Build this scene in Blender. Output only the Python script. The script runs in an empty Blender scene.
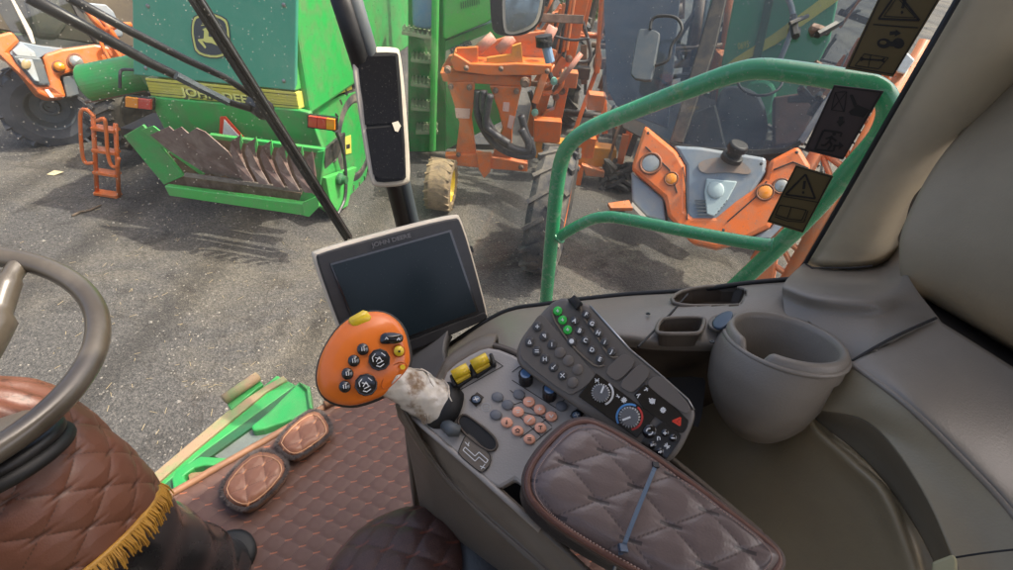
import bpy, bmesh, math, random
import numpy as np
from mathutils import Vector, Matrix
random.seed(4); RNG = np.random.default_rng(4)
SC = bpy.context.scene; COL = SC.collection
# ------------------------------------------------------------------ camera, world, sun, exposure
CAM_H = 3.1
CAM = Vector((0, 0, CAM_H)); PITCH = math.radians(38); ROLL = math.radians(5.8); F = 506.5
FW = Vector((0, math.cos(PITCH), -math.sin(PITCH)))
RX = Vector((1, 0, 0)); UP0 = Vector((0, math.sin(PITCH), math.cos(PITCH)))
RR = RX*math.cos(ROLL) + UP0*math.sin(ROLL); UU = UP0*math.cos(ROLL) - RX*math.sin(ROLL)
cd = bpy.data.cameras.new('camera'); cam = bpy.data.objects.new('camera', cd); COL.objects.link(cam)
m = Matrix((RR, UU, -FW)).transposed().to_4x4(); m.translation = CAM; cam.matrix_world = m
cd.sensor_width = 36; cd.lens = 18.0; cd.clip_start = 0.02; cd.clip_end = 600; SC.camera = cam
SUN_EL, SUN_AZ = 60, 78          # azimuth measured clockwise from +Y: where the sun stands
w = bpy.data.worlds.new('World'); SC.world = w; w.use_nodes = True
nt = w.node_tree; bg = nt.nodes['Background']; sky = nt.nodes.new('ShaderNodeTexSky')
sky.sky_type = 'NISHITA'; sky.sun_disc = False; sky.sun_elevation = math.radians(SUN_EL); sky.sun_rotation = math.radians(SUN_AZ)
sky.dust_density = 7.0; sky.air_density = .8; sky.ozone_density = .4; nt.links.new(sky.outputs[0], bg.inputs[0]); bg.inputs[1].default_value = 0.15
sl = bpy.data.lights.new('sun', 'SUN'); sl.energy = 2.3; sl.angle = math.radians(0.6); sl.color = (1, .93, .80)
so = bpy.data.objects.new('sun', sl); COL.objects.link(so)
sd = Vector((math.sin(math.radians(SUN_AZ))*math.cos(math.radians(SUN_EL)), math.cos(math.radians(SUN_AZ))*math.cos(math.radians(SUN_EL)), math.sin(math.radians(SUN_EL))))
so.rotation_euler = sd.to_track_quat('Z', 'Y').to_euler(); so.location = sd*40
SC.view_settings.view_transform = 'Standard'; SC.view_settings.look = 'None'; SC.view_settings.gamma = 1
SC.view_settings.exposure = 1.36
# ------------------------------------------------------------------ pixel -> world helpers (pixel coordinates of the 1013x570 photograph)
def ray(u, v): return FW + RR*((u-506.5)/F) + UU*((285-v)/F)
def P(u, v, d): return CAM + ray(u, v)*d
def Z(u, v, z):
    r = ray(u, v); return CAM + r*((z-CAM_H)/r.z)
class Pl:
    def __init__(s, o, n):
        s.o = Vector(o); s.n = Vector(n).normalized()
        if s.n.dot(CAM-s.o) < 0: s.n = -s.n
    def at(s, u, v, h=0):
        r = ray(u, v); o = s.o + s.n*h; t = (o-CAM).dot(s.n)/r.dot(s.n); return CAM + r*t
    def off(s, h): return Pl(s.o+s.n*h, s.n)
def vpl(a, b):
    d = b-a; return Pl(a, Vector((d.y, -d.x, 0)))
def facing(u, v, d, tilt=(0, 0, 0)):
    n = (-ray(u, v)).normalized() + Vector(tilt); return Pl(P(u, v, d), n)
# ------------------------------------------------------------------ objects
OFF = {}
def lab(o, label=None, cat=None, group=None, kind=None):
    if label: o['label'] = label
    if cat: o['category'] = cat
    if group: o['group'] = group
    if kind: o['kind'] = kind
    return o
def thing(name, label, cat, loc, group=None):
    o = bpy.data.objects.new(name, None); COL.objects.link(o); o.location = loc; o.empty_display_size = .05
    OFF[o.name] = Vector(loc); return lab(o, label, cat, group)
def link(name, me, mat, parent=None, smooth=False, bevel=0, sub=0, auto=None):
    """me has world coordinates; make it local to its parent (or to its own base)."""
    if parent is not None: off = OFF[parent.name]
    else:
        co = np.array([v.co[:] for v in me.vertices]); off = Vector(((co[:, 0].min()+co[:, 0].max())/2, (co[:, 1].min()+co[:, 1].max())/2, co[:, 2].min()))
    me.transform(Matrix.Translation(-off))
    if mat: me.materials.append(mat)
    o = bpy.data.objects.new(name, me); COL.objects.link(o); OFF[o.name] = off
    if parent is not None: o.parent = parent
    else: o.location = off
    if smooth: me.shade_smooth() if hasattr(me, 'shade_smooth') else [setattr(p, 'use_smooth', True) for p in me.polygons]
    if bevel:
        b = o.modifiers.new('bevel', 'BEVEL'); b.width = bevel; b.segments = 2; b.limit_method = 'ANGLE'; b.angle_limit = math.radians(35)
        b.use_clamp_overlap = True
    if sub:
        s = o.modifiers.new('sub', 'SUBSURF'); s.levels = s.render_levels = sub
    return o
class MB:
    """collects geometry; build() links it as one mesh object"""
    def __init__(s): s.v = []; s.f = []; s.uv = None
    def add(s, vs, fs):
        n = len(s.v); s.v += [tuple(x) for x in vs]; s.f += [tuple(i+n for i in f) for f in fs]; return s
    def slab(s, pts, n, t):
        """pts: planar loop of points, thickness t along -n"""
        k = len(pts); nn = Vector((0, 0, 0))
        for i in range(k):
            a, b = pts[i], pts[(i+1) % k]; nn += a.cross(b)
        if nn.dot(n) < 0: pts = list(reversed(pts))
        back = [p-n*t for p in pts]
        return s.add(list(pts)+back, [tuple(range(k)), tuple(reversed(range(k, 2*k)))] + [(i, i+k, (i+1) % k+k, (i+1) % k) for i in range(k)])
    def box(s, c, ax, ay, az):
        c = Vector(c); vs = [c+ax*i+ay*j+az*k for i in (-1, 1) for j in (-1, 1) for k in (-1, 1)]
        return s.add(vs, [(0, 1, 3, 2), (4, 6, 7, 5), (0, 4, 5, 1), (2, 3, 7, 6), (0, 2, 6, 4), (1, 5, 7, 3)])
    def bar(s, a, b, wdt, hgt, up=Vector((0, 0, 1))):
        d = (b-a); x = d.normalized(); y = x.cross(up).normalized(); z = y.cross(x)
        return s.box((a+b)/2, d/2, y*wdt/2, z*hgt/2)
    def tube(s, pts, r, seg=10, cap=True, closed=False):
        pts = [Vector(p) for p in pts]; n = len(pts); rs = r if hasattr(r, '__len__') else [r]*n
        t0 = (pts[1]-pts[0]).normalized(); ref = Vector((0, 0, 1)) if abs(t0.z) < .9 else Vector((1, 0, 0)); x = t0.cross(ref).normalized()
        vs = []; fs = []
        for i, p in enumerate(pts):
            a = pts[(i-1) % n] if (i > 0 or closed) else p; b = pts[(i+1) % n] if (i < n-1 or closed) else p
            t = (b-a).normalized(); x = (x - t*x.dot(t)).normalized(); y = t.cross(x)
            for k in range(seg):
                q = 2*math.pi*k/seg; vs.append(p+(x*math.cos(q)+y*math.sin(q))*rs[i])
        for i in range(n if closed else n-1):
            j = (i+1) % n
            for k in range(seg): fs.append((i*seg+k, i*seg+(k+1) % seg, j*seg+(k+1) % seg, j*seg+k))
        if cap and not closed: fs += [tuple(reversed(range(seg))), tuple(range((n-1)*seg, n*seg))]
        return s.add(vs, fs)
    def lathe(s, o, ax, prof, seg=32, fn=None, ref=None, closed=True):
        """prof: list of (radius, height along ax). fn(theta, i, r, h) -> (r, h)"""
        ax = Vector(ax).normalized(); ref = ref or (Vector((0, 0, 1)) if abs(ax.z) < .9 else Vector((1, 0, 0)))
        x = ref.cross(ax).normalized(); y = ax.cross(x); vs = []; fs = []; n = len(prof)
        for i, (r, h) in enumerate(prof):
            for k in range(seg):
                q = 2*math.pi*k/seg; rr, hh = fn(q, i, r, h) if fn else (r, h)
                vs.append(Vector(o)+(x*math.cos(q)+y*math.sin(q))*rr+ax*hh)
        for i in range(n-1):
            for k in range(seg): fs.append((i*seg+k, i*seg+(k+1) % seg, (i+1)*seg+(k+1) % seg, (i+1)*seg+k))
        if closed:
            if prof[0][0] > 1e-5: fs.append(tuple(reversed(range(seg))))
            if prof[-1][0] > 1e-5: fs.append(tuple(range((n-1)*seg, n*seg)))
        return s.add(vs, fs)
    def torus(s, o, ax, R, r, seg=48, k=10):
        ax = Vector(ax).normalized(); ref = Vector((0, 0, 1)) if abs(ax.z) < .9 else Vector((1, 0, 0)); x = ref.cross(ax).normalized(); y = ax.cross(x)
        return s.tube([Vector(o)+(x*math.cos(2*math.pi*i/seg)+y*math.sin(2*math.pi*i/seg))*R for i in range(seg)], r, k, closed=True)
    def pillow(s, pl, outline, t, dome=0.0, edge=.002, h=0, steps=6, back=.96):
        """rounded solid whose outline is traced on plane pl (pixels); t thick behind, dome in front"""
        pts = [pl.at(u, v, h) for u, v in outline]; k = len(pts); c = sum(pts, Vector())/k; n = pl.n
        R = sum((p-c).length for p in pts)/k; e = edge/R
        rings = [(back, -t), (1, -t+edge), (1, -edge), (1-e*.3, -edge*.3), (1-e, 0)]
        for i in range(1, steps+1):
            q = i/(steps+1); rings.append(((1-e)*(1-q), dome*(1-(1-q)**2)))
        vs = []; fs = []
        for sc, hh in rings: vs += [c+(p-c)*sc+n*hh for p in pts]
        for i in range(len(rings)-1):
            for j in range(k): fs.append((i*k+j, i*k+(j+1) % k, (i+1)*k+(j+1) % k, (i+1)*k+j))
        vs.append(c+n*dome); b = (len(rings)-1)*k
        for j in range(k): fs.append((b+j, b+(j+1) % k, len(vs)-1))
        fs.append(tuple(reversed(range(k))))
        return s.add(vs, fs)
    def build(s, name, mat, parent=None, **kw):
        me = bpy.data.meshes.new(name); me.from_pydata(s.v, [], s.f)
        bm = bmesh.new(); bm.from_mesh(me); bmesh.ops.recalc_face_normals(bm, faces=bm.faces); bm.to_mesh(me); bm.free()
        return link(name, me, mat, parent, **kw)
def slab(name, pl, poly, t, mat, parent=None, h=0, bevel=0, **kw):
    return MB().slab([pl.at(u, v, h) for u, v in poly], pl.n, t).build(name, mat, parent, bevel=bevel, **kw)
def pillow(name, pl, poly, t, mat, parent=None, **kw):
    return MB().pillow(pl, poly, t, **kw).build(name, mat, parent, smooth=True)
def chai(p, it=2, closed=True):
    for _ in range(it):
        q = []; n = len(p)
        for i in range(n if closed else n-1):
            a, b = p[i], p[(i+1) % n]
            q += [tuple(x*.75+y*.25 for x, y in zip(a, b)), tuple(x*.25+y*.75 for x, y in zip(a, b))]
        if not closed: q = [p[0]]+q+[p[-1]]
        p = q
    return p
def circ(u, v, r, n=20, ry=None, rot=0):
    ry = ry or r; c, s_ = math.cos(rot), math.sin(rot)
    return [(u+r*math.cos(2*math.pi*i/n)*c-ry*math.sin(2*math.pi*i/n)*s_, v+r*math.cos(2*math.pi*i/n)*s_+ry*math.sin(2*math.pi*i/n)*c) for i in range(n)]
def spline(pts, n=8, closed=False):
    pts = [Vector(p) for p in pts]; out = []; N = len(pts)
    for i in range(N if closed else N-1):
        g = lambda k: pts[k % N] if closed else pts[max(0, min(N-1, k))]
        a, b, c, d = g(i-1), g(i), g(i+1), g(i+2)
        for j in range(n):
            t = j/n; out.append(.5*((2*b)+(c-a)*t+(2*a-5*b+4*c-d)*t*t+(3*b-a-3*c+d)*t**3))
    if not closed: out.append(pts[-1])
    return out
def proj(p):
    q = Vector(p)-CAM; d = q.dot(FW); return (506.5+F*q.dot(RR)/d, 285-F*q.dot(UU)/d)
def pin(p, poly):
    x, y = p; c = False; n = len(poly)
    for i in range(n):
        (x0, y0), (x1, y1) = poly[i], poly[(i+1) % n]
        if (y0 > y) != (y1 > y) and x < (x1-x0)*(y-y0)/(y1-y0)+x0: c = not c
    return c
def loft(rows, name, mat, parent=None, nu=10, nv=10, t=.006, smooth=True, hole=None):
    """rows of control points (world): smooth sheet with thickness"""
    r2 = [spline(r, nu) for r in rows]; cols = [spline([r[i] for r in r2], nv) for i in range(len(r2[0]))]
    A, B = len(cols), len(cols[0]); vs = [p for c in cols for p in c]
    fs = [(i*B+j, i*B+j+1, (i+1)*B+j+1, (i+1)*B+j) for i in range(A-1) for j in range(B-1)]
    if hole: fs = [f for f in fs if not hole((vs[f[0]]+vs[f[2]])/2)]
    me = bpy.data.meshes.new(name); me.from_pydata([tuple(v) for v in vs], [], fs)
    c = me.polygons[len(fs)//2]
    if c.normal.dot(CAM-Vector(me.vertices[c.vertices[0]].co)) < 0: me.flip_normals()
    o = link(name, me, mat, parent, smooth=smooth)
    md = o.modifiers.new('solid', 'SOLIDIFY'); md.thickness = t; md.offset = -1
    return o
def sheet(name, grid, mat, parent=None, keep=None, uv=None, smooth=True, solid=0):
    """grid: (A,B,3) array"""
    A, B, _ = grid.shape; idx = -np.ones(A*B, int)
    if keep is None: keep = np.ones((A, B), bool)
    cell = keep[:-1, :-1] & keep[1:, :-1] & keep[:-1, 1:] & keep[1:, 1:]
    ii, jj = np.nonzero(cell); q = np.stack([ii*B+jj, ii*B+jj+1, (ii+1)*B+jj+1, (ii+1)*B+jj], 1)
    used = np.unique(q); idx[used] = np.arange(len(used)); q = idx[q]
    me = bpy.data.meshes.new(name); me.from_pydata(grid.reshape(-1, 3)[used].tolist(), [], q.tolist())
    if uv is not None:
        l = me.uv_layers.new(name='UVMap'); U = uv.reshape(-1, 2)[used]
        vi = np.zeros(len(me.loops), int); me.loops.foreach_get('vertex_index', vi); l.data.foreach_set('uv', U[vi].ravel())
    p = me.polygons[len(me.polygons)//2]
    if p.normal.dot(CAM-Vector(me.vertices[p.vertices[0]].co)) < 0: me.flip_normals()
    o = link(name, me, mat, parent, smooth=smooth)
    if solid:
        md = o.modifiers.new('solid', 'SOLIDIFY'); md.thickness = solid; md.offset = -1
    return o
def text(name, s, pl, u0, v0, u1, v1, px, mat, parent, bold=.0, h=.002, t=.002, align='LEFT', shear=0):
    """text whose baseline runs from pixel (u0,v0) towards (u1,v1); px = cap height in pixels"""
    cu = bpy.data.curves.new(name, 'FONT'); cu.body = s; cu.offset = bold; cu.shear = shear; cu.extrude = .01; cu.align_x = align
    o = bpy.data.objects.new(name, cu); COL.objects.link(o); bpy.context.view_layer.update()
    dg = bpy.context.evaluated_depsgraph_get(); me = bpy.data.meshes.new_from_object(o.evaluated_get(dg)); bpy.data.objects.remove(o); bpy.data.curves.remove(cu)
    a = pl.at(u0, v0, h); b = pl.at(u1, v1, h); x = (b-a).normalized(); y = pl.n.cross(x)
    xs = [v.co.x for v in me.vertices]; wd = max(xs)-min(xs) or 1
    d = (a-CAM).dot(FW); sy = px*d/F/.7; sx = sy if align == 'CENTER' else (b-a).length/wd
    for v in me.vertices:
        c = v.co.copy(); v.co = a + x*((c.x-(0 if align == 'CENTER' else min(xs)))*sx) + y*(c.y*sy) + pl.n*(c.z/.01*t)
    me.materials.clear(); return link(name, me, mat, parent)
# ------------------------------------------------------------------ materials
def srgb(r, g, b):
    f = lambda c: (c/255/12.92 if c/255 <= .04045 else ((c/255+.055)/1.055)**2.4)
    return (f(r), f(g), f(b))
MATS = {}
def mat(name, rgb, rough=.5, metal=0, dirt=None, ds=6, da=.5, bump=0, bs=200, coat=0, spec=.5, emis=None, trans=0, grain=0, rough2=None, p0=.42, p1=.68):
    if name in MATS: return MATS[name]
    M = bpy.data.materials.new(name); M.use_nodes = True; nt = M.node_tree; N = nt.nodes; L = nt.links; b = N['Principled BSDF']
    b.inputs['Base Color'].default_value = (*rgb, 1); b.inputs['Roughness'].default_value = rough; b.inputs['Metallic'].default_value = metal
    b.inputs['Coat Weight'].default_value = coat; b.inputs['Specular IOR Level'].default_value = spec; b.inputs['Coat Roughness'].default_value = .12
    if emis: b.inputs['Emission Color'].default_value = (*emis, 1); b.inputs['Emission Strength'].default_value = 1
    if trans: b.inputs['Transmission Weight'].default_value = trans
    tc = N.new('ShaderNodeTexCoord')
    if dirt or grain:
        no = N.new('ShaderNodeTexNoise'); no.inputs['Scale'].default_value = ds; no.inputs['Detail'].default_value = 8; no.inputs['Roughness'].default_value = .65; L.new(tc.outputs['Object'], no.inputs['Vector'])
        cr = N.new('ShaderNodeValToRGB'); cr.color_ramp.elements[0].position = p0; cr.color_ramp.elements[1].position = p1
        cr.color_ramp.elements[0].color = (0, 0, 0, 1); cr.color_ramp.elements[1].color = (da, da, da, 1); L.new(no.outputs['Fac'], cr.inputs[0])
        mx = N.new('ShaderNodeMix'); mx.data_type = 'RGBA'; L.new(cr.outputs[0], mx.inputs[0]); mx.inputs[6].default_value = (*rgb, 1); mx.inputs[7].default_value = (*(dirt or rgb), 1)
        out = mx.outputs[2]
        if grain:
            n2 = N.new('ShaderNodeTexNoise'); n2.inputs['Scale'].default_value = grain; n2.inputs['Detail'].default_value = 4; L.new(tc.outputs['Object'], n2.inputs['Vector'])
            hs = N.new('ShaderNodeHueSaturation'); mp = N.new('ShaderNodeMapRange'); mp.inputs[1].default_value = .3; mp.inputs[2].default_value = .7; mp.inputs[3].default_value = .6; mp.inputs[4].default_value = 1.4
            L.new(n2.outputs['Fac'], mp.inputs[0]); L.new(mp.outputs[0], hs.inputs['Value']); L.new(out, hs.inputs['Color']); out = hs.outputs[0]
        L.new(out, b.inputs['Base Color'])
        mr = N.new('ShaderNodeMapRange'); mr.inputs[3].default_value = rough; mr.inputs[4].default_value = min(1, rough+.25) if rough2 is None else rough2; L.new(cr.outputs[0], mr.inputs[0]); L.new(mr.outputs[0], b.inputs['Roughness'])
    if bump:
        n3 = N.new('ShaderNodeTexNoise'); n3.inputs['Scale'].default_value = bs; n3.inputs['Detail'].default_value = 5; L.new(tc.outputs['Object'], n3.inputs['Vector'])
        bp = N.new('ShaderNodeBump'); bp.inputs['Strength'].default_value = bump; bp.inputs['Distance'].default_value = .5/bs; L.new(n3.outputs['Fac'], bp.inputs['Height']); L.new(bp.outputs[0], b.inputs['Normal'])
    MATS[name] = M; return M
def quilt_mat(name, rgb, thread, rough=.45, dark=None, grain=0, tick=.2):
    M = bpy.data.materials.new(name); M.use_nodes = True; nt = M.node_tree; N = nt.nodes; L = nt.links; b = N['Principled BSDF']
    b.inputs['Roughness'].default_value = rough; tc = N.new('ShaderNodeTexCoord')
    sp = N.new('ShaderNodeSeparateXYZ'); L.new(tc.outputs['UV'], sp.inputs[0])
    def mth(op, a, c=None, **k):
        n = N.new('ShaderNodeMath'); n.operation = op
        for i, x in enumerate((a, c)):
            if x is None: continue
            if isinstance(x, (int, float)): n.inputs[i].default_value = x
            else: L.new(x, n.inputs[i])
        return n.outputs[0]
    w1 = mth('SUBTRACT', mth('FRACT', mth('ADD', sp.outputs[0], 100.5)), .5); w2 = mth('SUBTRACT', mth('FRACT', mth('ADD', sp.outputs[1], 100.5)), .5)
    d = mth('MINIMUM', mth('ABSOLUTE', w1), mth('ABSOLUTE', w2)); line = mth('LESS_THAN', d, .022)
    # dashes of the stitching along the lines
    dash = mth('GREATER_THAN', mth('FRACT', mth('MULTIPLY', mth('ADD', sp.outputs[0], sp.outputs[1]), 9)), .45); line = mth('MULTIPLY', line, dash)
    ac = mth('ABSOLUTE', mth('SUBTRACT', w1, w2)); al = mth('ABSOLUTE', mth('ADD', w1, w2))
    tk = mth('MULTIPLY', mth('LESS_THAN', ac, .07), mth('LESS_THAN', al, tick*2))
    no = N.new('ShaderNodeTexNoise'); no.inputs['Scale'].default_value = 14; no.inputs['Detail'].default_value = 6; L.new(tc.outputs['Object'], no.inputs['Vector'])
    mx = N.new('ShaderNodeMix'); mx.data_type = 'RGBA'; L.new(no.outputs['Fac'], mx.inputs[0]); mx.inputs[6].default_value = (*rgb, 1); mx.inputs[7].default_value = (*(dark or tuple(c*.6 for c in rgb)), 1)
    o = mx.outputs[2]
    if grain:
        n2 = N.new('ShaderNodeTexNoise'); n2.inputs['Scale'].default_value = grain; L.new(tc.outputs['Object'], n2.inputs['Vector'])
        hs = N.new('ShaderNodeHueSaturation'); mp = N.new('ShaderNodeMapRange'); mp.inputs[1].default_value = .35; mp.inputs[2].default_value = .65; mp.inputs[3].default_value = .75; mp.inputs[4].default_value = 1.25
        L.new(n2.outputs['Fac'], mp.inputs[0]); L.new(mp.outputs[0], hs.inputs['Value']); L.new(o, hs.inputs['Color']); o = hs.outputs[0]
    for fac, col, amt in ((line, tuple(c*.45 for c in rgb), .8), (tk, thread, .85)):
        m2 = N.new('ShaderNodeMix'); m2.data_type = 'RGBA'; L.new(mth('MULTIPLY', fac, amt), m2.inputs[0]); L.new(o, m2.inputs[6]); m2.inputs[7].default_value = (*col, 1); o = m2.outputs[2]
    L.new(o, b.inputs['Base Color'])
    n3 = N.new('ShaderNodeTexNoise'); n3.inputs['Scale'].default_value = 450; L.new(tc.outputs['Object'], n3.inputs['Vector'])
    bp = N.new('ShaderNodeBump'); bp.inputs['Strength'].default_value = .25; bp.inputs['Distance'].default_value = .001; L.new(n3.outputs['Fac'], bp.inputs['Height']); L.new(bp.outputs[0], b.inputs['Normal'])
    return M
def glass_mat(name, tint=(1, 1, 1), dust=.12, gloss=.06, scale=900, dustcol=(.55, .52, .46)):
    """thin pane: see-through, a little mirror, dust specks and a dusty film"""
    M = bpy.data.materials.new(name); M.use_nodes = True; nt = M.node_tree; N = nt.nodes; L = nt.links; N.remove(N['Principled BSDF'])
    tr = N.new('ShaderNodeBsdfTransparent'); tr.inputs[0].default_value = (*tint, 1); gl = N.new('ShaderNodeBsdfGlossy'); gl.inputs['Roughness'].default_value = .03
    df = N.new('ShaderNodeBsdfDiffuse'); df.inputs[0].default_value = (*dustcol, 1); out = N['Material Output']; tc = N.new('ShaderNodeTexCoord')
    lw = N.new('ShaderNodeLayerWeight'); lw.inputs[0].default_value = .5; pw = N.new('ShaderNodeMath'); pw.operation = 'POWER'; pw.inputs[1].default_value = 5; L.new(lw.outputs['Facing'], pw.inputs[0])
    mg = N.new('ShaderNodeMixShader'); mul = N.new('ShaderNodeMath'); mul.operation = 'MULTIPLY_ADD'; mul.inputs[1].default_value = .5; mul.inputs[2].default_value = gloss*.5
    L.new(pw.outputs[0], mul.inputs[0]); L.new(mul.outputs[0], mg.inputs[0]); L.new(tr.outputs[0], mg.inputs[1]); L.new(gl.outputs[0], mg.inputs[2])
    v = N.new('ShaderNodeTexVoronoi'); v.inputs['Scale'].default_value = scale; L.new(tc.outputs['Object'], v.inputs['Vector'])
    wn = N.new('ShaderNodeTexNoise'); wn.inputs['Scale'].default_value = 3.5; wn.inputs['Detail'].default_value = 6; wn.inputs['Distortion'].default_value = .8; L.new(tc.outputs['Object'], wn.inputs['Vector'])
    cr = N.new('ShaderNodeMapRange'); cr.inputs[1].default_value = .35; cr.inputs[2].default_value = .7; cr.inputs[3].default_value = dust*.25; cr.inputs[4].default_value = dust; L.new(wn.outputs['Fac'], cr.inputs[0])
    sp = N.new('ShaderNodeMapRange'); sp.inputs[1].default_value = .12; sp.inputs[2].default_value = .2; sp.inputs[3].default_value = 1; sp.inputs[4].default_value = 0; L.new(v.outputs['Distance'], sp.inputs[0])
    sr = N.new('ShaderNodeSeparateColor'); L.new(v.outputs['Color'], sr.inputs[0]); g = N.new('ShaderNodeMath'); g.operation = 'GREATER_THAN'; g.inputs[1].default_value = .8; L.new(sr.outputs[0], g.inputs[0])
    sm = N.new('ShaderNodeMath'); sm.operation = 'MULTIPLY'; L.new(sp.outputs[0], sm.inputs[0]); L.new(g.outputs[0], sm.inputs[1])
    s2 = N.new('ShaderNodeMath'); s2.operation = 'MULTIPLY_ADD'; s2.inputs[1].default_value = .4; L.new(sm.outputs[0], s2.inputs[0]); L.new(cr.outputs[0], s2.inputs[2])
    md = N.new('ShaderNodeMixShader'); L.new(s2.outputs[0], md.inputs[0]); L.new(mg.outputs[0], md.inputs[1]); L.new(df.outputs[0], md.inputs[2]); L.new(md.outputs[0], out.inputs[0])
    return M
RUST = (.16, .07, .03); DUST = (.32, .26, .19)
GREEN = mat('green_paint', (.03, .33, .07), .34, dirt=(.12, .20, .08), ds=5, da=.8, coat=.3)
GREEN_L = mat('green_paint_light', (.06, .42, .08), .35, dirt=(.14, .28, .11), ds=5, da=.5, coat=.3)
TEAL = mat('skylit_green_hood', (.055, .34, .22), .28, dirt=(.13, .36, .25), ds=3, da=.5, coat=.4)  # teal cast of sky light painted into the hood's green
RAILG = mat('handrail_green', (.02, .28, .11), .24, dirt=(.16, .30, .18), ds=40, da=.6, coat=.5, p0=.55, p1=.66)
GDARK = mat('shadowed_green_steel', (.02, .13, .05), .5, dirt=(.06, .08, .04), ds=5, da=.7)
YEL = mat('yellow_stripe', (.62, .55, .09), .4, dirt=(.4, .38, .15), ds=7, da=.5)
YELB = mat('yellow_plastic', (.75, .52, .015), .35, coat=.3, dirt=(.5, .33, .02), ds=60, da=.4)
ORANGE = mat('orange_paint', (.72, .15, .02), .38, dirt=(.42, .17, .08), ds=9, da=.75, coat=.25)
ORANGE2 = mat('worn_orange_steel', (.58, .16, .045), .5, dirt=(.36, .2, .12), ds=9, da=.8, coat=.1)
YORANGE = mat('yellow_orange_steel', (.62, .25, .03), .45, dirt=(.35, .18, .08), ds=6, da=.7)
BROWNSTEEL = mat('rusty_steel', (.13, .075, .05), .6, dirt=(.30, .2, .14), ds=10, da=.8)
DARK = mat('dark_machinery', (.025, .025, .026), .6, dirt=(.10, .08, .06), ds=14, da=.6)
RUBBER = mat('tyre_rubber', (.035, .035, .038), .75, dirt=(.17, .145, .11), ds=5, da=.85, bump=.3, bs=60)
TANRUB = mat('dirty_tyre_tread', (.25, .18, .1), .85, dirt=(.1, .08, .06), ds=12, da=.9, bump=.4, bs=80)
HOSE = mat('black_hose', (.03, .03, .035), .45, dirt=(.1, .09, .08), ds=20, da=.5)
GREYP = mat('grey_blue_plastic', (.19, .23, .27), .45, dirt=(.32, .3, .27), ds=5, da=.6)
GREYL = mat('light_grey_plastic', (.36, .39, .40), .4, dirt=(.3, .27, .22), ds=5, da=.5)
GREYD = mat('dark_grey_plastic', (.07, .085, .095), .5, dirt=(.15, .14, .12), ds=7, da=.5)
AMBER = mat('amber_lens', (.8, .26, .01), .15, coat=.8, spec=.8); RED = mat('red_lens', (.55, .03, .02), .2, coat=.7, dirt=(.5, .12, .08), ds=9, da=.5)
LENS = mat('headlight_lens', (.40, .40, .36), .12, metal=.5, coat=1, dirt=(.3, .28, .22), ds=50, da=.5)
WHITE = mat('white_paint', (.78, .76, .70), .5, dirt=(.5, .45, .36), ds=20, da=.4); REDP = mat('red_reflector', (.7, .06, .03), .4)
BLACKG = mat('black_gloss', (.008, .008, .009), .15, coat=.5); BLACK = mat('black_plastic', (.006, .006, .0065), .42, dirt=(.025, .022, .02), ds=30, da=.4)
BLACKM = mat('black_rubber_trim', (.006, .006, .006), .6)
BLUECAN = mat('blue_plastic', (.14, .26, .42), .5, dirt=(.3, .34, .36), ds=8, da=.5)
INK = mat('deer_badge_dark', (.045, .065, .085), .3, coat=.4); DEERY = mat('badge_yellow', (.72, .70, .22), .4)
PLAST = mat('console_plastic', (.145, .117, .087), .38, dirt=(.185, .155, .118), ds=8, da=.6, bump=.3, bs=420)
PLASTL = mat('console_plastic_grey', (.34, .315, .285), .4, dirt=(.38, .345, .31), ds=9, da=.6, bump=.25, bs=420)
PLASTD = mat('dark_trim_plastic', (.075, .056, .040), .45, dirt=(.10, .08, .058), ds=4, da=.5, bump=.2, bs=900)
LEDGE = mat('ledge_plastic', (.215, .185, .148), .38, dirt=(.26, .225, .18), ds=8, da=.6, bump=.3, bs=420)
BEIGE = mat('beige_trim', (.42, .345, .225), .55, dirt=(.24, .20, .15), ds=4, da=.5, bump=.25, bs=700)
BEIGE2 = mat('beige_rear_trim', (.31, .255, .17), .6, dirt=(.19, .155, .105), ds=3, da=.6, bump=.3, bs=500)
OLIVE = mat('olive_trim', (.21, .17, .105), .32, dirt=(.17, .14, .09), ds=7, da=.6, bump=.3, bs=420)
POD = mat('keypad_plastic', (.13, .112, .092), .38, dirt=(.11, .10, .09), ds=14, da=.4, bump=.15, bs=900)
PODB = mat('keypad_button', (.05, .048, .046), .35, dirt=(.08, .07, .06), ds=30, da=.3); PODBL = mat('keypad_blank', (.135, .115, .095), .42)
BTNG = mat('grey_button', (.14, .15, .165), .38, dirt=(.2, .19, .18), ds=30, da=.4); BTNO = mat('orange_button', (.95, .46, .30), .4, dirt=(.5, .24, .15), ds=60, da=.5)
BTNGR = mat('green_button', (.03, .5, .06), .35); ICON = mat('icon_white', (.75, .75, .72), .5); ICONB = mat('icon_blue', (.1, .3, .6), .4)
GROOVE = mat('groove_dark', (.02, .018, .016), .7); RIMW = mat('steering_rim', (.05, .04, .028), .28, coat=.3, dirt=(.15, .13, .1), ds=9, da=.4)
LEATH = mat('brown_leather', (.11, .045, .03), .38, dirt=(.16, .075, .05), ds=12, da=.5, bump=.35, bs=300)
LEATHD = mat('black_leather', (.02, .018, .018), .35, dirt=(.05, .045, .04), ds=12, da=.5, bump=.3, bs=350)
PIPE = mat('brown_piping', (.06, .04, .033), .5, bump=.8, bs=500, dirt=(.10, .065, .05), ds=60, da=.5); FUR = mat('grey_fur', (.07, .055, .052), .9, dirt=(.17, .14, .13), ds=40, da=.7)
FRINGE = mat('gold_fringe', (.42, .22, .03), .5, dirt=(.25, .12, .02), ds=60, da=.7)
TANL = mat('tan_leather_roll', (.3, .15, .08), .5, dirt=(.14, .07, .045), ds=12, da=.7)
SCREEN = mat('display_glass', (.010, .018, .024), .25, spec=.22, dirt=(.16, .17, .17), ds=330, da=.7, p0=.66, p1=.74)
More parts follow.
